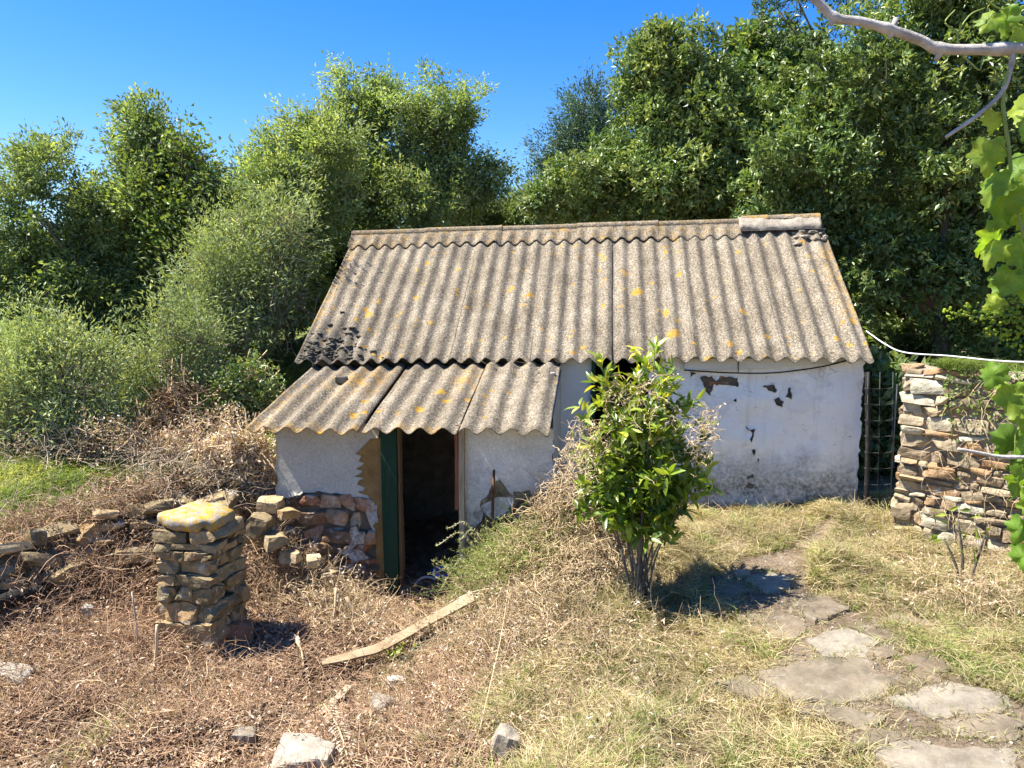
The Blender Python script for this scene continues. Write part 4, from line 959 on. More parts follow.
def plank(name, label, pts, wds, th, mat, seed, cat='board', up=0.03, tint=0.5, zs_=None):
    """board through ground points (pixels), lifted a little; width given per point"""
    g = np.array([gpt(x, y) for x, y in pts])
    if zs_ is not None: g[:, 2] = hgt(g[:, 0], g[:, 1], False) + np.array(zs_)
    else: g[:, 2] += up
    P = spline(g, 14); wd = np.interp(np.linspace(0, 1, 14), np.linspace(0, 1, len(wds)), wds)
    T = unit(np.gradient(P, axis=0)); S_ = unit(np.cross(T, np.array([0.1, -0.35, 1.0]))); N = np.cross(S_, T)
    rng = np.random.default_rng(seed); jit = rng.normal(size=(14, 1)) * 0.004
    V = []
    for i in range(14):
        for (a, b) in ((-1, -1), (1, -1), (1, 1), (-1, 1)): V.append(P[i] + S_[i] * wd[i] / 2 * a + N[i] * th / 2 * b + jit[i] * S_[i])
    Q = [[i * 4 + j, i * 4 + (j + 1) % 4, i * 4 + 4 + (j + 1) % 4, i * 4 + 4 + j] for i in range(13) for j in range(4)]
    o = mk(name, np.array(V), [np.array(Q), np.array([[3, 2, 1, 0], [52, 53, 54, 55]])], G[mat], None, np.full(56, tint), False, g[0])
    return tag(o, label, cat)
plank('board', 'long curved bleached board lying across the yard before the door', [(322, 672), (377, 659), (427, 637), (474, 624)], [0.06, 0.09, 0.085, 0.12], 0.022, 'board', 1, zs_=[0.09, 0.12, 0.15, 0.2])
plank('board', 'broken grey plank piece below the long board', [(331, 709), (349, 690)], [0.055, 0.05], 0.02, 'wood_grey', 2, up=0.03, tint=0.8)
plank('board', 'short dark green plank under the long board', [(404, 664), (424, 642)], [0.05, 0.05], 0.02, 'green_paint', 3, up=0.03)
plank('board', 'white splintered offcut beside the long board end', [(452, 648), (466, 630)], [0.04, 0.03], 0.015, 'board', 4, up=0.05, tint=0.9)
def stick(label, pts, Ys, r0, mat, tint=0.5, cat='stick', n=12):
    P = spline([at(x, y, Y) for (x, y), Y in zip(pts, Ys)], n); mb = MB(); add_tube(mb, P, np.linspace(r0, r0 * 0.6, n), 7, tint)
    return tag(mb.build('stick', G[mat], None, True, P[0]), label, cat)
def gstick(label, a, b, r0, mat, z0=0.02, z1=0.04, tint=0.5, bend=0.03, cat='stick'):
    A, B = gpt(*a), gpt(*b); A[2] += z0; B[2] += z1; m = (A + B) / 2 + np.array([bend, 0, abs(bend)]); P = spline([A, m, B], 10)
    mb = MB(); add_tube(mb, P, np.linspace(r0, r0 * 0.6, 10), 7, tint); return tag(mb.build('stick', G[mat], None, True, A), label, cat)
def ustick(label, base, topx, topy, r0, mat, tint=0.5, dY=0.0, cat='stick'):
    A = gpt(*base); B = at(topx, topy, A[1] + dY); A = A - np.array([0, 0, 0.04]); P = spline([A, (A + B) / 2 + np.array([0.012, 0, 0]), B], 8)
    mb = MB(); add_tube(mb, P, np.linspace(r0, r0 * 0.7, 8), 7, tint); return tag(mb.build('stick', G[mat], None, True, A), label, cat)
ustick('pale broken stick standing in the litter left of the pillar', (152, 680), 157, 625, 0.016, 'twig_dry', 0.7)
ustick('thin grey stick standing left of the broken pale one', (138, 660), 132, 592, 0.010, 'twig_grey', 0.8)
ustick('brown post stump leaning below the lean-to wall', (364, 632), 346, 597, 0.022, 'twig_dry', 0.35, 0.12)
ustick('bleached stump stick beside the brown leaning one', (331, 628), 336, 588, 0.014, 'twig_dry', 1.0, 0.1)
gstick('long thin cane lying up the dry bank', (480, 745), (510, 590), 0.004, 'twig_dry', 0.10, 0.16, 0.6)
gstick('pale twig lying across the bank by the brush', (450, 615), (490, 606), 0.008, 'twig_grey', 0.12, 0.16, 0.8)
gstick('short stick in the litter below the board', (366, 712), (369, 732), 0.012, 'twig_dry', 0.02, 0.02, 0.6)
gstick('fallen grey branch across the upper grass at left', (120, 462), (196, 457), 0.022, 'twig_grey', 0.05, 0.1, 0.7)
gstick('white sliver of wood in the litter by the pillar shadow', (292, 642), (304, 674), 0.010, 'board', 0.05, 0.02, 0.9)
gstick('long pale stem lying low across left litter', (0, 722), (60, 715), 0.007, 'twig_dry', 0.02, 0.02, 0.8)
# charred log at far left
A, B = gpt(-20, 625), gpt(46, 606); A[2] += 0.15; B[2] += 0.13; mb = MB(); P = spline([A, (A + B) / 2 + np.array([0, 0, 0.01]), B], 24)
rl = 0.06 + 0.018 * fbm(np.stack([np.linspace(0, 5, 24)] + [np.zeros(24)] * 2, -1), 5, 3); add_tube(mb, P, rl, 12)
tag(mb.build('log', G['char_and_shade'], None, True, A), 'charred black log on the ground at the left edge', 'log')
rq = np.random.default_rng(808)
for i, (px, py) in enumerate(((512, 678), (524, 682), (535, 690), (640, 690), (600, 716), (700, 682), (455, 600), (560, 752), (300, 650), (270, 690), (160, 720), (80, 690), (380, 740), (655, 735))):
    p = gpt(px, py) + np.array([0, 0, 0.05]); d = rdirs(rq, 1)[0] * np.array([1, 1, 0.4]); V, Q = leaves(np.repeat(p[None], 3, 0) + np.array([[0, 0, 0], [0.004, 0, 0.006], [0, 0.004, 0.012]]), np.stack([d, d + rdirs(rq, 1)[0] * 0.25, d + rdirs(rq, 1)[0] * 0.25]), np.tile([0, -0.3, 1.0], (3, 1)) + rdirs(rq, 3) * 0.3, rq.uniform(0.06, 0.11), 0.022, 0.3)
    tag(mk('dry_leaf', V, Q, G['lf_drybrown'], None, np.full(len(V), 1.0), True, p), 'pale curled dry leaf lying loose on the yard ground', 'leaf', 'pale curled leaves on the ground')
# dry frond
fr = thing('dry_frond', 'dry feathery palm frond lying in the litter', 'frond', gpt(325, 712))
A, B = gpt(324, 708), gpt(350, 768); P = spline([A + [0, 0, 0.03], (A + B) / 2 + [0.02, 0, 0.05], B + [0, 0, 0.02]], 22); mb = MB(); add_tube(mb, P, 0.006, 5); mb.build('stem', G['twig_dry'], fr)
T = unit(np.gradient(P, axis=0)); sd_ = unit(np.cross(T, [0, 0, 1])); bb = np.concatenate([P, P]); dd2 = np.concatenate([sd_ + T * 0.9, -sd_ + T * 0.9]) + np.random.default_rng(4).normal(size=(44, 3)) * 0.12
V, Q = leaves(bb, dd2, np.tile([0, 0, 1.0], (44, 1)), 0.10, 0.014); mk('leaflets', V, Q, G['lf_drybrown'], fr, np.full(len(V), 0.95))

# ------------------------------------------------------------------ trees
def px2r(rpx, Y): return rpx * Y / F
def lobes_w(lobes, Y0):
    out = []
    for l in lobes:
        px, py, rx, ry = l[:4]; Y = Y0 + (l[4] if len(l) > 4 else 0)
        out.append((at(px, py, Y), np.array([px2r(rx, Y), px2r((rx + ry) / 2, Y) * 0.95, px2r(ry, Y)])))
    return out
def foliage(rng, lob, n, Ln, Wd, per=26, spread=0.16, shell=0.5, up=0.35, tintb=0.45, narrow=False, lump=0.22):
    ar = np.array([(r[0] * r[2]) for _, r in lob]); ar = ar ** 0.85; pr_ = ar / ar.sum(); nc = max(1, n // per)
    sub = []
    for (c, r), q in zip(lob, pr_):
        kk = max(7, int(7 + 30 * q)); dd = rdirs(rng, kk); dd[:, 1] = np.where(rng.random(kk) < 0.6, -np.abs(dd[:, 1]), dd[:, 1])
        sub.append((c, r * 0.62))
        for v in dd: sub.append((c + v * r * rng.uniform(0.5, 0.85), r * rng.uniform(0.26, 0.46)))
    lob = sub; ar = np.array([(r[0] * r[2]) for _, r in lob]) ** 0.9; pr_ = ar / ar.sum()
    li = rng.choice(len(lob), nc, p=pr_); cen = np.array([c for c, _ in lob])[li]; rad = np.array([r for _, r in lob])[li]; lt_ = np.random.default_rng(n).normal(size=len(lob)) * 0.10
    d = rdirs(rng, nc); d[:, 1] = np.where(rng.random(nc) < 0.62, -np.abs(d[:, 1]), d[:, 1])
    rr_ = 1 - shell * rng.random(nc) ** 1.6
    nzv = fbm(cen * 0 + d * 2.4 + li[:, None] * 7.7, 17, 3); rr_ = rr_ * (1 + lump * nzv)
    cp_ = cen + d * rad * rr_[:, None]
    ax = unit(d + np.array([0, 0, up]) + 0.45 * rng.normal(size=(nc, 3)))
    ct = np.clip(tintb + lt_[li] + 0.18 * rng.normal(size=nc) + 0.12 * nzv, 0, 1)
    tl = rng.uniform(0.6, 1.5, nc) * spread * 1.6
    m = nc * per; ci = np.repeat(np.arange(nc), per); t = rng.random(m)
    base = cp_[ci] + ax[ci] * (t * tl[ci])[:, None] + rng.normal(size=(m, 3)) * spread * 0.33
    ld = unit(ax[ci] * (1.0 if narrow else 0.55) + rng.normal(size=(m, 3)) * (0.45 if narrow else 0.75) + np.array([0, 0, -0.1]))
    nn = unit(rng.normal(size=(m, 3)) + np.array([0, 0, 1.1]))
    s_ = rng.uniform(0.7, 1.25, m)
    V, Q = leaves(base, ld, nn, Ln * s_, Wd * s_)
    tt = np.clip(ct[ci] + 0.13 * rng.normal(size=m), 0, 1)
    return V, Q, np.repeat(tt, 4), cp_, ax, tl
def tree(name, label, cat, lobes, Y0, n, Ln, Wd, mat, seed, trunkpx, trunk_r=0.09, bark='bark', group=None, per=26, spread=0.16, shell=0.5, up=0.35, tintb=0.45, narrow=False, twign=0, stems=1, zbase=None, lump=0.22, extra=None, tY=None):
    rng = np.random.default_rng(seed); lob = lobes_w(lobes, Y0)
    bx = at(trunkpx, 300, Y0); zb = float(hgt(np.array([bx[0]]), np.array([Y0]))[0]) if zbase is None else zbase
    root = thing(name, label, cat, (bx[0], Y0, zb), group)
    V, Q, T, cp_, ax, tl = foliage(rng, lob, n, Ln, Wd, per, spread, shell, up, tintb, narrow, lump)
    cr = mk('crown', V, Q, G[mat], root, T, False)
    mb = MB(); b0 = np.array([bx[0], Y0, zb - 0.1])
    allc = np.array([c for c, _ in lob]); topc = allc.mean(0)
    if tY: b0[1] = tY
    fork = b0 * 0.55 + topc * 0.45 if stems == 1 else b0 + np.array([0, 0, 0.1])
    if stems == 1: add_tube(mb, spline([b0, (b0 + fork) / 2 + rng.normal(size=3) * 0.05, fork], 8), np.linspace(trunk_r, trunk_r * 0.7, 8), 8)
    for c, r in lob:
        for q in range(stems if stems > 1 else 1):
            e = c + r * rng.normal(size=3) * 0.25; mid = (fork + e) / 2 + rng.normal(size=3) * 0.12
            add_tube(mb, spline([fork, mid, e], 7), np.linspace(trunk_r * (0.6 if stems == 1 else 0.35), 0.012, 7), 6)
    k = min(len(cp_), 260 + twign); sel = rng.choice(len(cp_), k, replace=False)
    e = cp_[sel]; st = e - ax[sel] * 0.35 + rng.normal(size=(k, 3)) * 0.05
    Vt, Qt, _ = twigs(rng, st, e - st + ax[sel] * 0.1, np.linalg.norm(e - st, axis=1) * 1.3, 0.009, 5, 0.15); mb.add(Vt, Qt, 0.6)
    mb.build('trunk', G[bark], root)
    return root
TG = 'trees behind the cottage'
tree('tree', 'dark olive green tree at the far left skyline', 'tree', [(55, 180, 42, 48), (28, 255, 52, 55), (88, 285, 58, 70), (5, 330, 55, 60), (60, 345, 55, 50), (98, 225, 40, 40)], 12.0, 70000, 0.075, 0.028, 'lf_dark', 1, 50, group=TG, narrow=True, spread=0.14)
tree('tree', 'tall dark tree overgrown with climber, second from the left', 'tree', [(150, 155, 40, 44), (185, 175, 32, 40), (160, 225, 60, 60), (175, 305, 62, 70), (125, 250, 50, 60), (215, 205, 28, 35), (140, 340, 60, 55)], 12.6, 80000, 0.085, 0.034, 'lf_dark', 2, 165, group=TG, narrow=True, tintb=0.42, spread=0.15)
tree('tree', 'light green willowy tree left of the roof ridge', 'tree', [(290, 140, 28, 28), (258, 195, 38, 40), (305, 205, 55, 55), (280, 270, 62, 60), (240, 250, 42, 55), (330, 170, 40, 48)], 12.2, 62000, 0.075, 0.026, 'lf_mid', 3, 285, group=TG, narrow=True, tintb=0.55, spread=0.15)
tree('tree', 'round topped willowy tree rising over the roof ridge', 'tree', [(350, 125, 34, 42), (440, 120, 36, 40), (395, 145, 52, 48), (468, 180, 34, 38), (410, 205, 75, 45), (340, 195, 45, 50), (380, 110, 25, 25)], 13.4, 76000, 0.08, 0.03, 'lf_mid', 4, 400, group=TG, tintb=0.42, spread=0.16)
tree('tree', 'small dark tree in the dip of the skyline behind the ridge', 'tree', [(478, 215, 34, 34), (515, 218, 30, 26), (545, 215, 30, 25)], 15.0, 20000, 0.09, 0.03, 'lf_dark', 5, 500, group=TG, tintb=0.3, narrow=True)
tree('tree', 'bluish dark conifer like tree behind the middle skyline', 'tree', [(592, 130, 36, 42), (565, 160, 34, 34), (545, 185, 28, 28), (610, 165, 40, 40)], 18.0, 26000, 0.10, 0.028, 'lf_blue', 6, 580, group=TG, narrow=True, spread=0.2)
tree('tree', 'sunlit laurel like tree right of the sky gap', 'tree', [(645, 75, 34, 42), (690, 100, 58, 55), (640, 140, 50, 50), (590, 195, 55, 34), (700, 180, 85, 52), (745, 115, 40, 48), (662, 45, 22, 22), (560, 200, 40, 24), (655, 195, 60, 40)], 12.6, 74000, 0.095, 0.04, 'lf_laurel', 7, 690, group=TG, tintb=0.55, spread=0.10, per=14)
tree('tree', 'huge dark glossy leaved tree filling the upper right', 'tree', [(860, 85, 70, 62), (950, 70, 90, 78), (800, 150, 62, 62), (880, 180, 90, 75), (975, 180, 85, 90), (1060, 120, 90, 110), (860, 265, 52, 60), (955, 285, 80, 70), (1050, 280, 80, 80), (905, 25, 70, 45), (1010, 10, 90, 60), (775, 215, 50, 40)], 11.6, 105000, 0.10, 0.042, 'lf_laurel', 8, 960, 0.16, group=TG, tintb=0.45, spread=0.10, per=14)
tree('tree', 'overhanging dark crown at the top edge with sky gaps', 'tree', [(770, 12, 26, 20), (800, 30, 34, 18), (840, 0, 50, 26), (790, -15, 40, 24), (880, -40, 90, 50)], 12.9, 9000, 0.07, 0.03, 'lf_laurel', 9, 1010, 0.09, group=TG, tintb=0.15, spread=0.14, shell=0.9)
# deeper row, seen between the crowns
for i, (px, py, rx, ry, Y, mt, lab) in enumerate(((40, 330, 90, 100, 15.5, 'lf_dark', 'dark tree in the second row behind the far left tree'), (200, 300, 80, 110, 15.5, 'lf_dark', 'dark tree in the second row behind the climber tree'), (330, 260, 80, 80, 16, 'lf_dark', 'shaded tree in the second row behind the willowy trees'),
                                              (470, 255, 80, 50, 17.5, 'lf_dark', 'low dark tree in the second row under the sky dip'), (640, 230, 100, 60, 16, 'lf_laurel', 'shaded tree in the second row behind the laurel like tree'), (800, 230, 100, 90, 15, 'lf_laurel', 'dark tree in the second row behind the ridge end'),
                                              (960, 250, 130, 130, 15, 'lf_laurel', 'dark tree in the second row behind the huge tree'), (880, 400, 60, 70, 13.2, 'lf_dark', 'dark undergrowth tree deep in the gap beside the cottage'), (760, 90, 60, 50, 15.5, 'lf_laurel', 'shaded tree crown below the overhanging branch'), (980, 420, 90, 80, 12.2, 'lf_dark', 'dark low tree right behind the stone wall'), (880, 430, 34, 70, 10.2, 'lf_dark', 'dark bushy tree filling the narrow gap behind the wire fence'), (870, 150, 120, 90, 14.6, 'lf_laurel', 'shaded tree behind the middle of the huge dark tree'))):
    tree('tree', lab, 'tree', [(px, py, rx, ry), (px - rx * 0.5, py + ry * 0.4, rx * 0.6, ry * 0.6), (px + rx * 0.5, py + ry * 0.3, rx * 0.6, ry * 0.6)], Y, 26000, 0.17, 0.08, mt, 50 + i, px, group='trees of the second row', tintb=0.4, shell=0.75)
tree('tree', 'dark olive tree beyond the left picture border', 'tree', [(-90, 230, 60, 70), (-60, 300, 60, 60), (-130, 320, 60, 60)], 12.4, 26000, 0.085, 0.034, 'lf_dark', 80, -90, group=TG, narrow=True, spread=0.15)
tree('tree', 'shaded tree further beyond the left picture border', 'tree', [(-220, 260, 80, 80), (-180, 330, 70, 60)], 13.5, 20000, 0.11, 0.045, 'lf_dark', 81, -210, group=TG, narrow=True, spread=0.15)
# climbers and shrubs on the left
def shrub(name, label, lobes, Y0, n, Ln, Wd, mat, seed, px, **kw):
    return tree(name, label, 'shrub', lobes, Y0, n, Ln, Wd, mat, seed, px, 0.03, stems=2, **kw)
shrub('climber', 'bright green climber hanging in the tall dark tree', [(185, 152, 22, 22, -0.3), (160, 175, 22, 12, -0.3), (205, 185, 18, 26, -0.2), (45, 222, 14, 10, -0.8), (150, 200, 22, 14, -0.4), (218, 225, 16, 20, -.3), (175, 250, 22, 26, -.5), (60, 300, 12, 16, -.9), (185, 215, 22, 16, -.4)], 12.1, 3000, 0.075, 0.055, 'lf_climb', 21, 170, per=8, spread=0.22, shell=1.0)
shrub('shrub', 'fine leaved yellow green shrub on the left grass bank', [(70, 375, 62, 42), (30, 400, 55, 40), (95, 420, 62, 40), (50, 350, 40, 25), (120, 445, 40, 22), (45, 440, 60, 26), (105, 458, 45, 16), (15, 430, 40, 30)], 8.9, 26000, 0.07, 0.020, 'lf_grey', 22, 85, narrow=True, spread=0.25, up=0.9, tintb=0.6, bark='twig_grey', twign=900, shell=1.0, lump=0.5, per=34)
shrub('shrub', 'grey green wiry shrub between the trees and the roof edge', [(255, 265, 42, 60), (245, 320, 50, 55), (215, 365, 42, 40), (275, 300, 30, 55), (285, 235, 26, 34), (215, 290, 36, 60)], 10.9, 26000, 0.08, 0.022, 'lf_grey', 23, 250, narrow=True, spread=0.30, up=1.0, tintb=0.45, bark='twig_grey', twign=1200, shell=1.0, lump=0.5, per=34)
shrub('shrub', 'mixed wiry shrub with dead stems above the pillar', [(170, 370, 50, 42), (150, 410, 42, 35), (200, 410, 42, 38), (185, 330, 40, 35)], 9.6, 13000, 0.07, 0.020, 'lf_grey', 24, 175, narrow=True, spread=0.26, up=0.9, tintb=0.38, bark='twig_grey', twign=1200, shell=1.0, lump=0.5, per=34)
shrub('shrub', 'dead red brown shrub with hanging dry leaves above the terrace wall', [(165, 415, 26, 22), (185, 395, 18, 20), (150, 440, 20, 16)], 8.7, 1800, 0.06, 0.02, 'lf_drybrown', 25, 170, spread=0.12, up=-0.4, tintb=0.25, bark='twig_red', twign=200, shell=1.0)
shrub('shrub', 'bright leafy shrub at the left picture edge', [(10, 350, 30, 16), (-15, 365, 30, 20), (30, 360, 18, 10)], 10.2, 4500, 0.07, 0.045, 'lf_bright', 26, 5, tintb=0.5)
shrub('bramble', 'green bramble tangle left of the lean-to roof', [(225, 405, 35, 25), (250, 385, 28, 25), (205, 430, 30, 20), (262, 410, 18, 22)], 9.3, 7500, 0.055, 0.032, 'lf_laurel', 27, 235, tintb=0.6, spread=0.12, shell=0.9, bark='twig_dry', twign=200)
shrub('bramble', 'dry beige bramble heaped against the lean-to corner', [(250, 450, 26, 26), (262, 480, 15, 24), (235, 475, 24, 24), (215, 455, 24, 18), (258, 510, 12, 16)], 7.75, 7000, 0.045, 0.02, 'lf_drybrown', 28, 245, tintb=0.85, spread=0.09, shell=1.0, bark='twig_dry', twign=1500)
shrub('bramble', 'bare brown bramble canes between the shrubs and the grass bank', [(120, 440, 40, 28), (190, 445, 35, 30), (70, 455, 40, 18), (225, 440, 30, 34)], 8.35, 5200, 0.045, 0.02, 'lf_drybrown', 32, 150, tintb=0.6, spread=0.14, shell=1.0, bark='twig_dry', twign=2200)
shrub('bramble', 'dark leafy bramble over the tumbled terrace wall', [(130, 500, 40, 16), (90, 510, 30, 12), (180, 490, 30, 16), (60, 528, 22, 10)], 7.45, 4200, 0.045, 0.024, 'lf_drybrown', 29, 130, tintb=0.3, spread=0.1, shell=1.0, bark='twig_dry', twign=700)
shrub('shrub', 'dark low shrub under the trees at far left', [(20, 445, 50, 25), (60, 460, 40, 18)], 9.9, 7000, 0.05, 0.02, 'lf_dark', 30, 30, tintb=0.3, twign=300)

shrub('bramble', 'thin leafless bramble across the top of the green bank', [(40, 462, 40, 12), (100, 468, 40, 12), (170, 462, 30, 16), (0, 470, 30, 12)], 8.5, 1600, 0.04, 0.02, 'lf_grey', 31, 90, tintb=0.3, spread=0.12, shell=1.0, bark='twig_grey', twign=1200)
def blades(rng, x, y, z, hmin, hmax, wid, lean):
    n = len(x); h = rng.uniform(hmin, hmax, n); a = rng.uniform(0, 2 * np.pi, n); ln = rng.uniform(0.3, 1.0, n) * lean
    b = np.stack([x, y, z - 0.005], -1); d1 = unit(np.stack([np.cos(a) * ln, np.sin(a) * ln, np.ones(n)], -1)); d2 = unit(np.stack([np.cos(a) * ln * 2.6, np.sin(a) * ln * 2.6, np.full(n, 0.45)], -1))
    s = np.stack([-np.sin(a), np.cos(a), np.zeros(n)], -1); s = unit(s + 0.5 * rng.normal(size=(n, 3))); w_ = (wid * rng.uniform(0.6, 1.3, n))[:, None]
    p1 = b + d1 * (h * 0.5)[:, None]; p2 = p1 + d2 * (h * 0.5)[:, None]
    V = np.stack([b - s * w_ / 2, b + s * w_ / 2, p1 - s * w_ * 0.42, p1 + s * w_ * 0.42, p2 - s * w_ * 0.08, p2 + s * w_ * 0.08], 1)
    k = np.arange(n)[:, None] * 6; Q = np.concatenate([k + np.array([0, 1, 3, 2]), k + np.array([2, 3, 5, 4])]); return V.reshape(-1, 3), Q
# ------------------------------------------------------------------ young shrub tree in front
rng = np.random.default_rng(91)
tb = gpt(640, 612); yt = thing('young_tree', 'leafy young evergreen growing before the cottage wall', 'tree', tb)
tips = [(655, 352, 6.1), (603, 372, 6.0), (625, 395, 5.9), (668, 380, 6.2), (690, 415, 6.2), (585, 420, 6.0), (600, 455, 5.8), (650, 420, 5.8), (640, 385, 6.1), (695, 455, 6.0), (590, 480, 6.1), (690, 490, 5.9), (610, 500, 5.8), (660, 470, 5.7), (630, 450, 6.3), (675, 440, 6.4), (645, 500, 5.8), (618, 430, 6.2), (660, 395, 5.9), (700, 475, 6.2), (580, 455, 6.2)]
mb = MB(); cb_, ca_ = [], []
for (px, py, Y) in tips:
    e = at(px, py, Y); b = tb + np.array([rng.normal() * 0.05, rng.normal() * 0.05, -0.05])
    mid = b * 0.5 + e * 0.5 + np.array([(tb[0] - e[0]) * 0.18, 0, 0]); P = spline([b, mid, e], 14); add_tube(mb, P, np.linspace(0.010, 0.0035, 14), 6, 0.8)
    for k in range(26 if py < 480 else 9):
        t = rng.uniform(0.58, 1.0); q = P[min(13, int(t * 13))] + rng.normal(size=3) * 0.065
        cb_.append(q); ca_.append(unit(P[-1] - P[0] + rng.normal(size=3) * 0.9 * (P[-1] - P[0]).std() * 2 + np.array([0, 0, 0.2])))
    cb_.append(e); ca_.append(unit(e - mid))
mb.build('trunk', G['bark'], yt)
cb_, ca_ = np.array(cb_), np.array(ca_); per = 7; m = len(cb_) * per; ci = np.repeat(np.arange(len(cb_)), per); t = rng.random(m)
base = cb_[ci] + ca_[ci] * (t * 0.13)[:, None]; rd = rdirs(rng, m); ld = unit(ca_[ci] * 0.8 + rd * 0.8 + np.array([0, 0, -0.15]))
nrm = unit(rng.normal(size=(m, 3)) * 0.7 + np.array([-0.2, 0, 1.0])); Ls = rng.uniform(0.08, 0.15, m)
# two quads per leaf so the blade curls
ldn = unit(ld); s_ = unit(np.cross(ldn, nrm)); nn = np.cross(s_, ldn); W_ = Ls * 0.34
def q_(a, b, c): return base + ldn * (Ls * a)[:, None] + s_ * (W_ * b)[:, None] + nn * (Ls * c)[:, None]
V = np.stack([q_(0, 0, 0), q_(0.35, 0.5, 0.05), q_(0.38, 0, 0.0), q_(0.35, -0.5, 0.05), q_(0.75, 0.36, 0.0), q_(0.78, 0, -0.05), q_(0.75, -0.36, 0.0), q_(1.05, 0, -0.14)], 1)
k_ = np.arange(m)[:, None] * 8
Q = np.concatenate([k_ + np.array([[0, 1, 2, 2]])[:, :3].repeat(1, 0) for _ in range(0)] or [np.zeros((0, 3), int)])
T3 = np.concatenate([k_ + np.array([0, 1, 2]), k_ + np.array([0, 2, 3]), k_ + np.array([4, 7, 5]), k_ + np.array([5, 7, 6])]); Q4 = np.concatenate([k_ + np.array([1, 4, 5, 2]), k_ + np.array([2, 5, 6, 3])])
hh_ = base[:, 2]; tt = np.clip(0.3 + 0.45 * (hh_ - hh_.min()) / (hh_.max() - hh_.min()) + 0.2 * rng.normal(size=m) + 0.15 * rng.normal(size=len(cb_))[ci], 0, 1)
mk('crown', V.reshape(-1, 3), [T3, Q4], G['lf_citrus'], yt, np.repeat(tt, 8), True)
n = 420; a = rng.uniform(0, 6.283, n); r_ = np.abs(rng.normal(size=n)) * 0.13; X = tb[0] + r_ * np.cos(a); Yv = tb[1] + r_ * np.sin(a)
V, Q = blades(rng, X, Yv, hgt(X, Yv), 0.08, 0.34, 0.006, 0.7); tag(mk('dry_tuft', V, Q, G['grass_dry'], None, np.repeat(rng.uniform(0.1, 0.75, n), 6), False, tb), 'dry tall grass tuft around the bare stems of the young evergreen', 'grass', kind='stuff')
# dry creeper tangled on it
cl = []
for (px, py, rx, ry, n) in ((590, 440, 22, 22, 150), (702, 435, 14, 34, 170), (640, 400, 40, 30, 160), (575, 470, 22, 30, 160), (660, 450, 40, 40, 120)):
    for _ in range(n):
        a = rng.uniform(0, 6.28); r_ = math.sqrt(rng.random()); cl.append(at(px + rx * r_ * math.cos(a), py + ry * r_ * math.sin(a), 5.9 + rng.normal() * 0.16))
cl = np.array(cl); V, Q, P = twigs(rng, cl, rdirs(rng, len(cl)) + np.array([0, 0, -0.2]), rng.uniform(0.06, 0.2, len(cl)), 0.003, 6, 0.6, 0.05)
cre = thing('dry_creeper', 'dry beige creeper tangled over the young evergreen', 'creeper', tb + np.array([0.1, -0.1, 0]))
tag(mk('stems', V, Q, G['twig_dry'], cre, np.full(len(V), 0.7)), kind='stuff')
ee = P[:, 2:].reshape(-1, 3); sel = rng.choice(len(ee), 900, replace=False); V, Q = leaves(ee[sel], rdirs(rng, 900) + np.array([0, 0, -0.5]), rdirs(rng, 900), rng.uniform(0.015, 0.035, 900), 0.012, 0.3)
mk('dry_leaves', V, Q, G['lf_drybrown'], cre, np.full(len(V), 0.85))

# ------------------------------------------------------------------ brush on the bank
rb = np.random.default_rng(101)
def mound(px0, px1, n, Y0, Y1, hmax):
    x = []; 
    while len(x) < n:
        p = at(rb.uniform(px0, px1), 560, rb.uniform(Y0, Y1)); x.append(p)
    return np.array(x)
bp = []
for (px, Y, rx, hm, n) in ((575, 6.75, 0.42, 0.70, 1000), (545, 6.9, 0.35, 0.60, 800), (510, 6.6, 0.42, 0.40, 750), (590, 6.2, 0.40, 0.36, 550), (555, 6.2, 0.5, 0.32, 600), (530, 5.8, 0.45, 0.25, 500), (562, 6.95, 0.18, 0.8, 260)):
    c = at(px, 560, Y); a = rb.uniform(0, 2 * np.pi, n); r_ = rx * np.sqrt(rb.random(n)); X = c[0] + r_ * np.cos(a); Yv = c[1] + r_ * np.sin(a)
    hz = hm * (1 - (r_ / rx) ** 2) * rb.random(n) ** 0.7; bp.append(np.stack([X, Yv, hgt(X, Yv, False) + hz], -1))
bp = np.concatenate(bp); V, Q, P = twigs(rb, bp, rdirs(rb, len(bp)) * np.array([1, 1, 0.7]) + np.array([0, 0, 0.25]), rb.uniform(0.08, 0.3, len(bp)), rb.uniform(0.0028, 0.0055, len(bp)), 6, 0.35, 0.05)
tn = np.repeat(rb.uniform(0.0, 1, len(bp)), 18); o = mk('brush', V, Q, G['twig_dry'], None, tn, True, (0.3, 6.6, 0)); tag(o, 'tangle of dry grey brush on the bank between door and young tree', 'brush', kind='stuff')
sel = rb.choice(len(bp), 3800); ee = P[sel, rb.integers(1, 6, 3800)]; V, Q = leaves(ee, rdirs(rb, 3800), rdirs(rb, 3800), rb.uniform(0.015, 0.04, 3800), 0.010, 0.3)
o = mk('brush_leaves', V, Q, G['lf_drybrown'], None, np.repeat(rb.uniform(0.4, 1, 3800), 4), False, (0.3, 6.6, 0)); tag(o, 'withered beige leaves caught in the dry brush on the bank', 'leaves', kind='stuff')
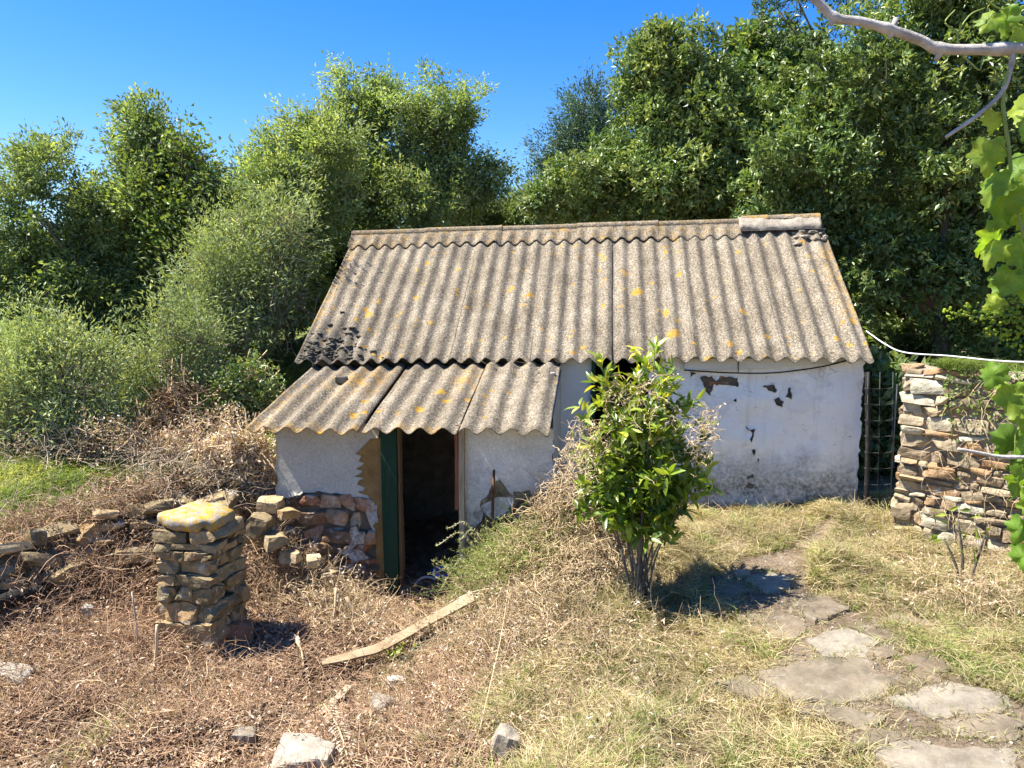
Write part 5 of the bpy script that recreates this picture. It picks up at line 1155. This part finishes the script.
# fine yellow green weed with arching silvery stems at the doorway side
wd_ = thing('weed', 'yellow green feathery weed arching toward the doorway', 'weed', gpt(505, 575))
c = gpt(505, 575); n = 700; a = rb.uniform(0, 2 * np.pi, n); b = c + np.stack([rb.normal(size=n) * 0.22 + 0.05, rb.normal(size=n) * 0.18, np.full(n, 0.0)], -1); b[:, 2] = hgt(b[:, 0], b[:, 1], False)
V, Q, P = twigs(rb, b, np.stack([np.cos(a) * 0.6 - 0.25, np.sin(a) * 0.6, np.full(n, 1.0)], -1), rb.uniform(0.25, 0.55, n), 0.003, 7, 0.15, 0.13); mk('stems', V, Q, G['shoot'], wd_, np.repeat(rb.uniform(0.5, 1, n), 21))
ee = P[:, 2:].reshape(-1, 3); ee = np.repeat(ee, 4, 0); V, Q = leaves(ee, rdirs(rb, len(ee)) + np.array([0, 0, 0.4]), rdirs(rb, len(ee)), 0.035, 0.006); mk('leaves', V, Q, G['grass_dry'], wd_, np.repeat(rb.uniform(0.55, 1, len(ee)), 4), False)
ar_ = thing('weed', 'silvery arching stems hanging before the doorway', 'weed', gpt(482, 590)); P0 = gpt(490, 580); mb = MB(); le = []
for (px, py, Y) in ((438, 545, 6.75), (448, 528, 6.75), (440, 590, 6.7), (455, 605, 6.7), (460, 540, 6.7)):
    e = at(px, py, Y); m_ = (P0 + e) / 2 + np.array([0, 0, 0.28]); Pp = spline([P0, m_, e], 16); add_tube(mb, Pp, 0.004, 5); le.append(Pp[5:])
mb.build('stems', G['twig_grey'], ar_); le = np.repeat(np.concatenate(le), 5, 0); V, Q = leaves(le, rdirs(rb, len(le)) * 0.8 + np.array([-0.5, 0, -0.2]), rdirs(rb, len(le)), 0.03, 0.007); mk('leaves', V, Q, G['lf_grey'], ar_, np.full(len(V), 0.85), False)
yp = thing('seedling', 'pale yellow seedling growing at the board', 'plant', gpt(395, 660)); c = gpt(395, 660); n = 46; b = c + rb.normal(size=(n, 3)) * np.array([0.05, 0.05, 0.03]) + np.array([0, 0, 0.06])
V, Q = leaves(b, rdirs(rb, n) + np.array([0, 0, 0.6]), rdirs(rb, n) + np.array([0, 0, 1]), 0.055, 0.04); mk('leaves', V, Q, G['lf_bright'], yp, np.full(len(V), 1.0)); V, Q, _ = twigs(rb, c + rb.normal(size=(8, 3)) * 0.02, np.tile([0, 0, 1.0], (8, 1)), 0.1, 0.004); mk('stems', V, Q, G['shoot'], yp, np.full(len(V), 0.5))

# ------------------------------------------------------------------ ground cover
def scatter(n, x0, x1, y0, y1, dens, seed):
    rng = np.random.default_rng(seed); x = rng.uniform(x0, x1, n * 3); y = y0 + (y1 - y0) * rng.random(n * 3) ** 1.15
    P = np.stack([x, y, np.zeros(len(x))], -1); px, py, f = proj(P); ok = (px > -60) & (px < 1084) & (f > 0.5)
    x, y = x[ok], y[ok]; w_ = dens(x, y); k = rng.random(len(x)) < w_; x, y = x[k][:n], y[k][:n]
    hx, hd = (np.stack([x, y], -1) - HO) @ HW, (np.stack([x, y], -1) - HO) @ HD
    ins = ((hx > 0.1) & (hx < WR + 0.02) & (hd > D_WALL - 0.02)) | ((hx > ll) & (hx < lr_) & (hd > D_LW - 0.03)); x, y = x[~ins], y[~ins]
    return rng, x, y, hgt(x, y)
def nz2(x, y, s, seed): return fbm(np.stack([x * s, y * s, 0 * x], -1), seed, 3)
dgrass = lambda x, y: (1 - litmask(x, y) * 0.93) * (1 - pathmask(x, y)) ** 1.6 * (1 - terrmask(x, y)) * np.clip(0.58 + 1.0 * nz2(x, y, 2.2, 51), 0.05, 1)
rng, x, y, z = scatter(150000, -1.2, 6, 3.0, 8.7, dgrass, 61)
V, Q = blades(rng, x, y, z, 0.04, 0.15, 0.0048, 1.5)
gv = np.clip(nz2(x, y, 0.9, 52) * 0.9, 0, 1); tt = np.where(rng.random(len(x)) < gv * 0.75, rng.uniform(0.7, 1, len(x)), rng.uniform(0.05, 0.66, len(x)))
tag(mk('dry_grass', V, Q, G['grass_dry'], None, np.repeat(tt, 6), False), 'dry straw coloured grass over the bank and beside the path', 'grass', kind='stuff')
# cut straw lying flat
rng, x, y, z = scatter(80000, -1.2, 6, 3.0, 8.7, dgrass, 62); a = rng.uniform(0, 6.283, len(x)); n = len(x)
V, Q = leaves(np.stack([x, y, z + rng.uniform(0.005, 0.05, n)], -1), np.stack([np.cos(a), np.sin(a), rng.normal(size=n) * 0.2], -1), rdirs(rng, n) + np.array([0, 0, 1.5]), rng.uniform(0.05, 0.16, n), rng.uniform(0.004, 0.008, n), 0.05)
tag(mk('straw', V, Q, G['grass_dry'], None, np.repeat(rng.uniform(0.25, 0.66, n), 4), False), 'cut straw lying flat over the bank', 'straw', kind='stuff')
# tussocks
rng, x, y, z = scatter(1500, -0.6, 6, 3.0, 8.6, dgrass, 71); k = rng.integers(25, 70, len(x)); ci = np.repeat(np.arange(len(x)), k); m = len(ci)
rad_ = rng.uniform(0.02, 0.07, len(x)); xx = x[ci] + rng.normal(size=m) * rad_[ci]; yy = y[ci] + rng.normal(size=m) * rad_[ci]; hs_ = rng.uniform(0.5, 1.25, len(x))
V, Q = blades(rng, xx, yy, hgt(xx, yy), 0.06, 0.24, 0.005, 1.1); V = V.reshape(m, 6, 3); V[:, :, 2] = V[:, :1, 2] + (V[:, :, 2] - V[:, :1, 2]) * hs_[ci][:, None]
tk = np.where(rng.random(len(x)) < 0.3, rng.uniform(0.7, 1, len(x)), rng.uniform(0.1, 0.65, len(x))); tt = np.clip(tk[ci] + 0.12 * rng.normal(size=m), 0, 1)
tag(mk('tussocks', V.reshape(-1, 3), Q, G['grass_dry'], None, np.repeat(tt, 6), False), 'shaggy dry grass tussocks over the bank', 'grass', kind='stuff')
rng, x, y, z = scatter(7000, -0.8, 6, 3.0, 8.6, dgrass, 72); n = len(x); a = rng.uniform(0, 6.283, n)
V, Q, _ = twigs(rng, np.stack([x, y, z + rng.uniform(0, 0.06, n)], -1), np.stack([np.cos(a), np.sin(a), rng.uniform(-0.05, 0.5, n)], -1), rng.uniform(0.08, 0.32, n), rng.uniform(0.0015, 0.0035, n), 5, 0.25, 0.05)
tag(mk('dead_stems', V, Q, G['twig_dry'], None, np.repeat(rng.uniform(0.0, 1.0, n) ** 1.3, 15), True), 'dead weed stems tangled through the bank grass', 'stems', kind='stuff')
# greener tufts
tuft = lambda x, y: dgrass(x, y) * np.clip(smooth(-np.hypot((x - 0.5) / 0.8, (y - 3.9) / 0.8), -1.1, -0.3) * 0.8 + smooth(nz2(x, y, 1.1, 55), 0.0, 0.4), 0, 1)
rng, x, y, z = scatter(40000, -0.5, 6, 3.2, 8.6, tuft, 63); V, Q = blades(rng, x, y, z, 0.06, 0.17, 0.005, 0.9)
tag(mk('green_grass', V, Q, G['grass_green'], None, np.repeat(rng.uniform(0.2, 1, len(x)), 6), False), 'patches of greener grass along the path', 'grass', kind='stuff')
rng = np.random.default_rng(640); E = np.concatenate(FOUT); E = E[rng.random(len(E)) < 0.75]; ci = np.repeat(np.arange(len(E)), 16); e = E[ci] + rng.normal(size=(len(ci), 2)) * 0.022
V, Q = blades(rng, e[:, 0], e[:, 1], hgt(e[:, 0], e[:, 1]), 0.02, 0.10, 0.0045, 1.3); tv = rng.random(len(E))[ci]
tag(mk('joint_grass', V, Q, G['grass_dry'], None, np.repeat(np.clip(tv + 0.15 * rng.normal(size=len(ci)), 0.1, 1), 6), False), 'short grass growing in the joints of the flagstones', 'grass', kind='stuff')
# green bank on the upper terrace
rng, x, y, z = scatter(42000, -7, -2.5, 6.2, 11, lambda x, y: terrmask(x, y) * np.clip(0.55 + 0.9 * nz2(x, y, 1.3, 57), 0.05, 1), 64); V, Q = blades(rng, x, y, z, 0.05, 0.22, 0.008, 1.1)
tag(mk('bank_grass', V, Q, G['grass_green'], None, np.repeat(np.clip(0.55 + 0.5 * nz2(x, y, 1.7, 91) + 0.25 * rng.normal(size=len(x)), 0, 1), 6), False), 'fresh green grass on the upper terrace at left', 'grass', kind='stuff')
# brown leaf litter and stalks
dl_ = lambda x, y: litmask(x, y) * (1 - terrmask(x, y)) * np.clip(0.62 + 1.1 * nz2(x, y, 2.6, 58), 0.06, 1)
rng, x, y, z = scatter(115000, -6, 0.4, 3.4, 8.0, dl_, 65); n = len(x); a = rng.uniform(0, 6.283, n)
V, Q = leaves(np.stack([x, y, z + rng.uniform(0.0, 0.05, n)], -1), np.stack([np.cos(a), np.sin(a), rng.normal(size=n) * 0.5], -1), rdirs(rng, n) + np.array([0, 0, 0.9]), rng.uniform(0.018, 0.05, n), rng.uniform(0.008, 0.022, n), 0.3)
tv = np.clip(0.52 + 0.25 * nz2(x, y, 1.2, 59) + 0.24 * rng.normal(size=n), 0, 1)
tag(mk('leaf_litter', V, Q, G['lf_drybrown'], None, np.repeat(tv, 4), False), 'red brown leaf litter covering the lower yard', 'litter', kind='stuff')
rng, x, y, z = scatter(16000, -6, 0.5, 3.4, 8.0, dl_, 66); n = len(x); a = rng.uniform(0, 6.283, n)
V, Q, _ = twigs(rng, np.stack([x, y, z + rng.uniform(0, 0.05, n)], -1), np.stack([np.cos(a), np.sin(a), rng.uniform(-0.1, 0.45, n)], -1), rng.uniform(0.08, 0.34, n), rng.uniform(0.0014, 0.004, n), 5, 0.2, 0.04)
tag(mk('dry_stalks', V, Q, G['twig_red'], None, np.repeat(rng.uniform(0.2, 1.0, n), 15), True), 'dry red brown stalks strewn over the lower yard', 'stalks', kind='stuff')
# dead stalk heap leaning on the pillar front
c = gpt(165, 650); n = 700; b = c + np.stack([rng.normal(size=n) * 0.22 - 0.1, rng.normal(size=n) * 0.15, np.abs(rng.normal(size=n)) * 0.08], -1); b[:, 2] += hgt(b[:, 0], b[:, 1], False) - c[2]
V, Q, P = twigs(rng, b, np.stack([rng.normal(size=n) * 0.6, rng.normal(size=n) * 0.5, rng.uniform(-0.2, 1, n)], -1), rng.uniform(0.15, 0.45, n), rng.uniform(0.002, 0.005, n), 6, 0.2, 0.08)
tag(mk('stalk_heap', V, Q, G['twig_red'], None, np.repeat(rng.uniform(0.2, 1, n), 18), True, c), 'heap of dead stalks against the left side of the pillar', 'stalks', kind='stuff')
def heap(name, label, spots, mat, seed, r0=0.003, ln=(0.12, 0.4), up=0.6, lf=0.0):
    rng = np.random.default_rng(seed); bb = []
    for (px, py, sx, sy, hm, n) in spots:
        c = gpt(px, py); r_ = rng.normal(size=(n, 2)) * np.array([sx, sy]); X = c[0] + r_[:, 0]; Yv = c[1] + r_[:, 1]
        bb.append(np.stack([X, Yv, hgt(X, Yv, False) + hm * rng.random(n) ** 1.4 * np.exp(-(r_[:, 0] / sx / 2) ** 2)], -1))
    bb = np.concatenate(bb); n = len(bb); V, Q, P = twigs(rng, bb, np.stack([rng.normal(size=n), rng.normal(size=n), rng.normal(size=n) * 0.5 + up], -1), rng.uniform(*ln, n), rng.uniform(0.6, 1.5, n) * r0, 6, 0.25, 0.1)
    tag(mk(name, V, Q, G[mat], None, np.repeat(rng.uniform(0.0, 1, n), 18), True, bb[0]), label, kind='stuff')
    m = int(n * 1.5); e = P[rng.integers(0, n, m), rng.integers(1, 6, m)]; V, Q = leaves(e, rdirs(rng, m), rdirs(rng, m), rng.uniform(0.02, 0.05, m), rng.uniform(0.008, 0.018, m), 0.3)
    tag(mk(name + '_leaves', V, Q, G['lf_drybrown'], None, np.repeat(np.clip(0.5 + lf + 0.25 * rng.normal(size=m), 0, 1), 4), False, bb[0]), label.replace('stems', 'leaves').replace('stalks', 'leaf bits'), kind='stuff')
heap('wall_brush', 'dark dry stalks heaped along the foot of the terrace wall', [(40, 548, 0.3, 0.15, 0.15, 250), (100, 528, 0.3, 0.15, 0.18, 350), (160, 508, 0.3, 0.15, 0.2, 400), (285, 548, 0.25, 0.15, 0.35, 500), (60, 590, 0.5, 0.22, 0.25, 700), (110, 580, 0.45, 0.2, 0.3, 900), (150, 560, 0.4, 0.2, 0.4, 800), (270, 590, 0.28, 0.25, 0.4, 900), (120, 610, 0.5, 0.3, 0.15, 800)], 'twig_red', 301, lf=-0.1)
heap('bank_brush', 'grey dead stems lying over the green terrace bank', [(40, 462, 0.6, 0.25, 0.3, 200), (120, 458, 0.6, 0.25, 0.35, 250), (190, 470, 0.4, 0.3, 0.4, 400), (20, 525, 0.4, 0.15, 0.12, 80), (210, 500, 0.25, 0.25, 0.35, 500), (150, 515, 0.35, 0.15, 0.2, 250)], 'twig_grey', 305, 0.004, (0.2, 0.6), lf=0.1)
heap('pale_brush', 'pale bleached stems before the broken corner of the lean-to', [(330, 612, 0.28, 0.2, 0.22, 700), (300, 590, 0.2, 0.15, 0.3, 500), (360, 628, 0.25, 0.15, 0.12, 400), (265, 560, 0.2, 0.15, 0.5, 500), (420, 640, 0.3, 0.15, 0.06, 300)], 'twig_dry', 302, lf=0.3)
heap('yard_stalks', 'rust coloured stalks heaped over the open yard', [(60, 700, 0.7, 0.4, 0.12, 900), (200, 700, 0.6, 0.4, 0.12, 900), (330, 740, 0.5, 0.3, 0.1, 600), (430, 720, 0.4, 0.3, 0.1, 600), (110, 650, 0.4, 0.25, 0.2, 800), (450, 680, 0.3, 0.25, 0.12, 500)], 'twig_red', 303, 0.0022, lf=0.2)
heap('pale_stems', 'long pale dead stems lying across the open yard', [(60, 690, 0.8, 0.5, 0.06, 60), (200, 690, 0.7, 0.5, 0.06, 60), (340, 720, 0.6, 0.4, 0.06, 45), (130, 640, 0.4, 0.3, 0.2, 50), (450, 700, 0.3, 0.4, 0.06, 30)], 'twig_dry', 306, 0.0045, (0.2, 0.6), 0.1, 0.3)
heap('bank_stems', 'tangled brown stems over the lower bank', [(560, 640, 0.5, 0.35, 0.22, 600), (520, 700, 0.4, 0.3, 0.2, 400), (620, 660, 0.4, 0.3, 0.15, 300), (500, 640, 0.3, 0.3, 0.25, 500), (590, 740, 0.4, 0.25, 0.1, 300), (990, 600, 0.3, 0.25, 0.18, 500), (900, 560, 0.3, 0.25, 0.1, 300)], 'twig_dry', 304, 0.0022, lf=0.25)
rng, x, y, z = scatter(9000, -6, 0.3, 3.3, 7.2, lambda x, y: litmask(x, y) * (1 - terrmask(x, y)) * smooth(nz2(x, y, 1.5, 95), 0.15, 0.55), 96); V, Q = blades(rng, x, y, z, 0.05, 0.20, 0.0045, 1.1)
tag(mk('yard_weeds', V, Q, G['grass_dry'], None, np.repeat(np.clip(rng.uniform(0.35, 1.0, len(x)), 0, 1), 6), False), 'sparse weeds and straw sprouting through the leaf litter', 'weeds', kind='stuff')
# dry shoots on the path side and crumbs
rng, x, y, z = scatter(1500, 0.5, 4, 3.0, 8.2, lambda x, y: pathmask(x, y), 67); n = len(x)
mb = MB()
Vs, Qs = CUBE[3]
s_ = rng.uniform(0.002, 0.009, n)[:, None, None] * rng.uniform(0.6, 1.3, (n, 1, 3)); PV = unit(Vs)[None] * s_ * (1 + 0.3 * rng.normal(size=(n, len(Vs), 1))) + np.stack([x, y, z + 0.002], -1)[:, None]
tag(mk('gravel', PV.reshape(-1, 3), (Qs[None] + (np.arange(n) * len(Vs))[:, None, None]).reshape(-1, 4), G['rock'], None, np.repeat(rng.random(n), len(Vs)), True), 'small earth crumbs and gravel on the dusty path', 'gravel', kind='stuff')
rng, x, y, z = scatter(5000, 0.3, 4.2, 3.0, 8.2, lambda x, y: pathmask(x, y) * np.clip(0.4 + 1.2 * nz2(x, y, 3.0, 77), 0, 1), 68); n = len(x); a = rng.uniform(0, 6.283, n)
V, Q = leaves(np.stack([x, y, z + rng.uniform(0.004, 0.02, n)], -1), np.stack([np.cos(a), np.sin(a), rng.normal(size=n) * 0.12], -1), rdirs(rng, n) + np.array([0, 0, 1.5]), rng.uniform(0.03, 0.12, n), rng.uniform(0.003, 0.006, n), 0.05)
tag(mk('path_straw', V, Q, G['grass_dry'], None, np.repeat(rng.uniform(0.0, 0.65, n), 4), False), 'loose straw bits scattered on the dusty path', 'straw', kind='stuff')
# weeds on and at the right wall
wt_ = thing('wall_weeds', 'green weeds sprouting on top of the right stone wall', 'weeds', FRW(np.array([0.5]), wtop, -0.1)[0])
n = 2200; u = np.abs(rng.normal(size=n) * 0.3) + 0.3; dn = rng.uniform(-0.3, 0.1, n); q = FRW(u, wtop - 0.03, dn); V, Q = blades(rng, q[:, 0], q[:, 1], q[:, 2], 0.06, 0.18, 0.006, 1.2); mk('blades', V, Q, G['grass_green'], wt_, np.repeat(rng.uniform(0, 0.7, n), 6), False)
n = 170; u = rng.uniform(0.3, 1.6, n); v = rng.uniform(0.2, wtop - 0.1, n); q = FRW(u, v, 0.12); V, Q, _ = twigs(rng, q, rdirs(rng, n) * 0.5 + np.array([wn[0] * 0.5, wn[1] * 0.5, -0.4]), rng.uniform(0.1, 0.3, n), 0.003, 5, 0.3, 0.1); mk('dry_stems', V, Q, G['twig_dry'], wt_, np.full(len(V), 0.7))
n = 700; u = rng.uniform(0.35, 1.6, n); v = wtop - np.abs(rng.normal(size=n)) * 0.35; q = FRW(u, v, 0.05 + 0.08 * rng.random(n)); V, Q = leaves(q, rdirs(rng, n) + np.array([0, 0, -0.5]), np.tile([*wn, 0.5], (n, 1)) + rdirs(rng, n) * 0.4, rng.uniform(0.02, 0.06, n), 0.022); mk('leaves', V, Q, G['lf_climb'], wt_, np.repeat(rng.uniform(0, 0.8, n), 4), False)
# small sapling at the foot of the right wall
sp0 = gpt(962, 592); sap = thing('sapling', 'dark stemmed sapling with few leaves at the right wall foot', 'sapling', sp0); mb = MB()
for e_ in ((958, 520, sp0[1]), (945, 540, sp0[1] + 0.05), (985, 535, sp0[1] - 0.05)):
    e = at(*e_); add_tube(mb, spline([sp0 - np.array([0, 0, 0.05]), (sp0 + e) / 2 + np.array([0.02, 0, 0.0]), e], 8), np.linspace(0.016, 0.007, 8), 6, 0.4)
mb.build('trunk', G['bark'], sap); n = 26; b = np.array([at(rng.uniform(930, 985), rng.uniform(505, 560), sp0[1] + rng.normal() * 0.05) for _ in range(n)]); V, Q = leaves(b, rdirs(rng, n) + np.array([-0.4, 0, -0.3]), rdirs(rng, n) + np.array([0, 0, 1]), 0.10, 0.035); mk('crown', V, Q, G['lf_citrus'], sap, np.repeat(rng.uniform(0.1, 0.8, n), 4), False)

# ------------------------------------------------------------------ grape vine at the right, close to the camera
rv = np.random.default_rng(55); VY = 2.5
vb = np.array([2.55, 2.75, float(hgt(np.array([2.55]), np.array([2.75]))[0])])
gvn = thing('grape_vine', 'grape vine with grey cane and bright leaves hanging at the right edge', 'vine', vb)
mb = MB(); j0 = at(1050, 46, VY); trunk = spline([vb - np.array([0, 0, 0.1]), vb + np.array([0.05, -0.05, 1.2]), np.array([2.35, 2.65, 2.9]), j0 + np.array([0.25, 0.05, 0.03]), j0], 30); add_tube(mb, trunk, np.linspace(0.04, 0.022, 30), 9)
mb.build('trunk', G['bark_pale'], gvn)
mb = MB(); cane = [at(1050, 46, VY), at(1000, 49, VY), at(942, 49, VY), at(920, 40, VY), at(892, 30, VY), at(862, 22, VY), at(836, 18, VY), at(822, 6, VY), at(806, -10, VY), at(780, -34, VY)]
Pc = spline(cane, 80); rc = 0.017 + 0.006 * np.exp(-(((np.linspace(0, 9, 80) - 1.0) / 0.18) ** 2)) + 0.005 * np.exp(-(((np.linspace(0, 9, 80) - 2.1) / 0.15) ** 2)) + 0.004 * np.exp(-(((np.linspace(0, 9, 80) - 4.2) / 0.15) ** 2)) + 0.004 * np.exp(-(((np.linspace(0, 9, 80) - 6.1) / 0.15) ** 2)); rc *= np.linspace(1.0, 0.72, 80); add_tube(mb, Pc, rc, 10)
for (a, b) in (((942, 49), (936, 60)), ((892, 31), (890, 38)), ((836, 18), (830, 25)), ((893, 30), (896, 18))): add_tube(mb, [at(*a, VY), at(*b, VY)], np.array([0.011, 0.008]), 7)
add_tube(mb, spline([at(1012, 50, VY), at(1011, 66, VY), at(1002, 92, VY), at(978, 115, VY), at(946, 137, VY)], 30), np.linspace(0.0095, 0.0055, 30), 8)
mb.build('cane', G['bark_pale'], gvn); mb = MB()
add_tube(mb, spline([at(1060, 456, 2.9), at(1005, 457, 2.9), at(980, 453, 2.9), at(958, 449, 2.9)], 20), np.linspace(0.009, 0.006, 20), 8)
mb.build('cane', G['bark_pale'], gvn)
mb = MB()
sh1 = spline([at(1016, 52, VY), at(1003, 95, VY), at(1009, 150, VY), at(1013, 190, VY), at(1022, 230, VY), at(1040, 300, VY)], 40); add_tube(mb, sh1, np.linspace(0.007, 0.005, 40), 7)
for pts in ([(960, 48), (958, 34), (970, 15), (985, 8)], [(958, 34), (954, 30), (945, 22), (955, 10)], [(1040, 0), (1005, 10), (980, -5)], [(1008, 150), (1000, 145), (990, 142)], [(962, 55), (972, 64), (980, 70), (982, 58)], [(976, 84), (982, 92), (1000, 90)], [(1009, 160), (1025, 155)], [(1030, 330), (1012, 315), (985, 318), (950, 312)], [(1040, 370), (1025, 400), (1015, 440), (1020, 500)]):
    add_tube(mb, spline([at(x, y, VY if y < 360 else 2.9) for x, y in pts], 12), np.linspace(0.0035, 0.002, 12), 5)
mb.build('shoot', G['shoot'], gvn)
vl = np.array([(0, 0), (0.22, -0.12), (0.42, 0.02), (0.38, 0.2), (0.55, 0.36), (0.40, 0.46), (0.40, 0.58), (0.22, 0.62), (0.16, 0.82), (0.0, 1.0), (-0.16, 0.82), (-0.22, 0.62), (-0.40, 0.58), (-0.40, 0.46), (-0.55, 0.36), (-0.38, 0.2), (-0.42, 0.02), (-0.22, -0.12)])
lmb = MB()
def vleaf(px, py, Y, size, dirx, diry, tn, face=0.5):
    p = at(px + (12 if py > 350 else 6), py, Y); d = unit(np.array([dirx, 0.15 * rv.normal(), diry])); nrm = unit(np.array([rv.normal() * 0.5 - 0.3, -face - 0.3 * rv.random(), 0.8 * rv.random()])); s = unit(np.cross(d, nrm)); nn = np.cross(s, d)
    o = rag([tuple(q) for q in vl], 0.075, 0.006, rv); ce = np.array([0, 0.38]); o = ce + (o - ce) * np.where(np.arange(len(o)) % 2 == 0, 1.04, 0.955)[:, None]; V = []; ring = []
    for f in (1.0, 0.78, 0.5, 0.25): ring.append(ce + (o - ce) * f)
    A = np.concatenate(ring + [ce[None]]); kb = rv.uniform(0.2, 0.75); bend = -kb * (np.abs(A[:, 0]) ** 1.5) - rv.uniform(-0.1, 0.5) * A[:, 1] ** 2 + 0.09 * fbm(np.stack([A[:, 0] * 5, A[:, 1] * 5, A[:, 0] * 0 + px], -1), 6, 2)
    V = p + size * (A[:, :1] * s + A[:, 1:] * d + bend[:, None] * nn); n = len(o); i = np.arange(n); b = lmb.n
    an = np.arctan2(A[:, 0], A[:, 1] - 0.1); vein = np.exp(-(np.abs(((an + 0.6) % 1.2) - 0.6) / 0.10) ** 2) * (np.linalg.norm(A - ce, axis=1) > 0.04)
    tv_ = np.clip(tn + 0.08 * rv.normal() + 0.22 * vein + 0.12 * fbm(np.stack([A[:, 0] * 6, A[:, 1] * 6, A[:, 0] * 0 + py], -1), 8, 3), 0, 1)
    lmb.add(V, np.concatenate([np.stack([r_ * n + i, r_ * n + (i + 1) % n, (r_ + 1) * n + (i + 1) % n, (r_ + 1) * n + i], -1) for r_ in range(3)]), tv_); lmb.Q.append(np.stack([3 * n + i, 3 * n + (i + 1) % n, np.full(n, 4 * n)], -1) + b)
for a in ((1000, 8, VY, 0.10, -0.1, -1, 0.5), (1010, 22, VY, 0.10, 0.4, -0.6, 0.7), (990, 12, VY, 0.09, -0.7, -0.8, 0.75), (1020, 40, VY, 0.08, 0.7, 0.2, 0.95), (990, 112, VY, 0.075, -0.2, -1, 0.95), (985, 140, VY, 0.12, 0.0, -1, 0.75), (992, 172, VY, 0.12, -0.2, -1, 0.6), (1000, 185, VY, 0.14, -0.2, -1, 0.55),
          (1015, 120, VY, 0.10, 0.8, -0.4, 0.6), (1020, 200, VY, 0.13, 0.4, -1, 0.6), (1000, 225, VY, 0.13, -0.3, -1, 0.5), (990, 240, VY, 0.10, -0.6, -1, 0.75), (1015, 240, VY, 0.14, 0.1, -1, 0.55), (1005, 270, VY, 0.12, -0.4, -0.9, 0.45), (1025, 270, VY, 0.13, 0, -1, 0.8), (1030, 180, VY, 0.14, -0.2, -0.9, 0.65),
          (985, 365, 2.9, 0.11, -0.2, -0.7, 0.6), (1000, 385, 2.9, 0.14, -0.1, -1, 0.55), (1018, 405, 2.9, 0.15, 0.2, -1, 0.6), (1022, 440, 2.9, 0.14, 0, -1, 0.45), (1010, 468, 2.9, 0.14, -0.2, -0.9, 0.5), (1025, 490, 2.9, 0.16, 0.1, -1, 0.6), (1012, 520, 2.9, 0.12, -0.2, -1, 0.4), (1030, 380, 2.9, 0.14, 0, -1, 0.7), (1040, 530, 2.9, 0.15, -.3, -1, 0.5), (1022, 95, 2.6, 0.12, -0.3, -1, 0.8), (1018, 155, 2.55, 0.13, -0.5, -0.8, 0.4), (1024, 235, 2.6, 0.15, 0.2, -1, 0.35), (998, 300, 2.5, 0.08, -0.8, -0.4, 0.9), (1005, 430, 3.0, 0.14, -0.4, -0.9, 0.4), (1015, 455, 3.0, 0.15, 0.1, -1, 0.35), (1012, 545, 3.0, 0.12, -0.1, -1, 0.45)): vleaf(*a)
lmb.build('leaves', G['lf_vine'], gvn)
fm = MB(); cl = [(952, 312), (965, 311), (975, 313), (985, 318), (995, 315), (1005, 310), (1012, 320), (1020, 315), (1000, 328), (1010, 335), (988, 332), (1020, 335), (1015, 300), (1022, 290), (1030, 325), (1018, 325), (1005, 342), (1024, 345)]
for (x, y) in cl:
    n = 16; c = at(x, y, VY); q = c + rv.normal(size=(n, 3)) * 0.013
    for k in range(n): fm.add(unit(CUBE[3][0]) * rv.uniform(0.003, 0.0055) + q[k], CUBE[3][1], rv.uniform(0.6, 1))
fm.build('flower_clusters', G['lf_vine'], gvn)
print('scene built', len(bpy.data.objects))
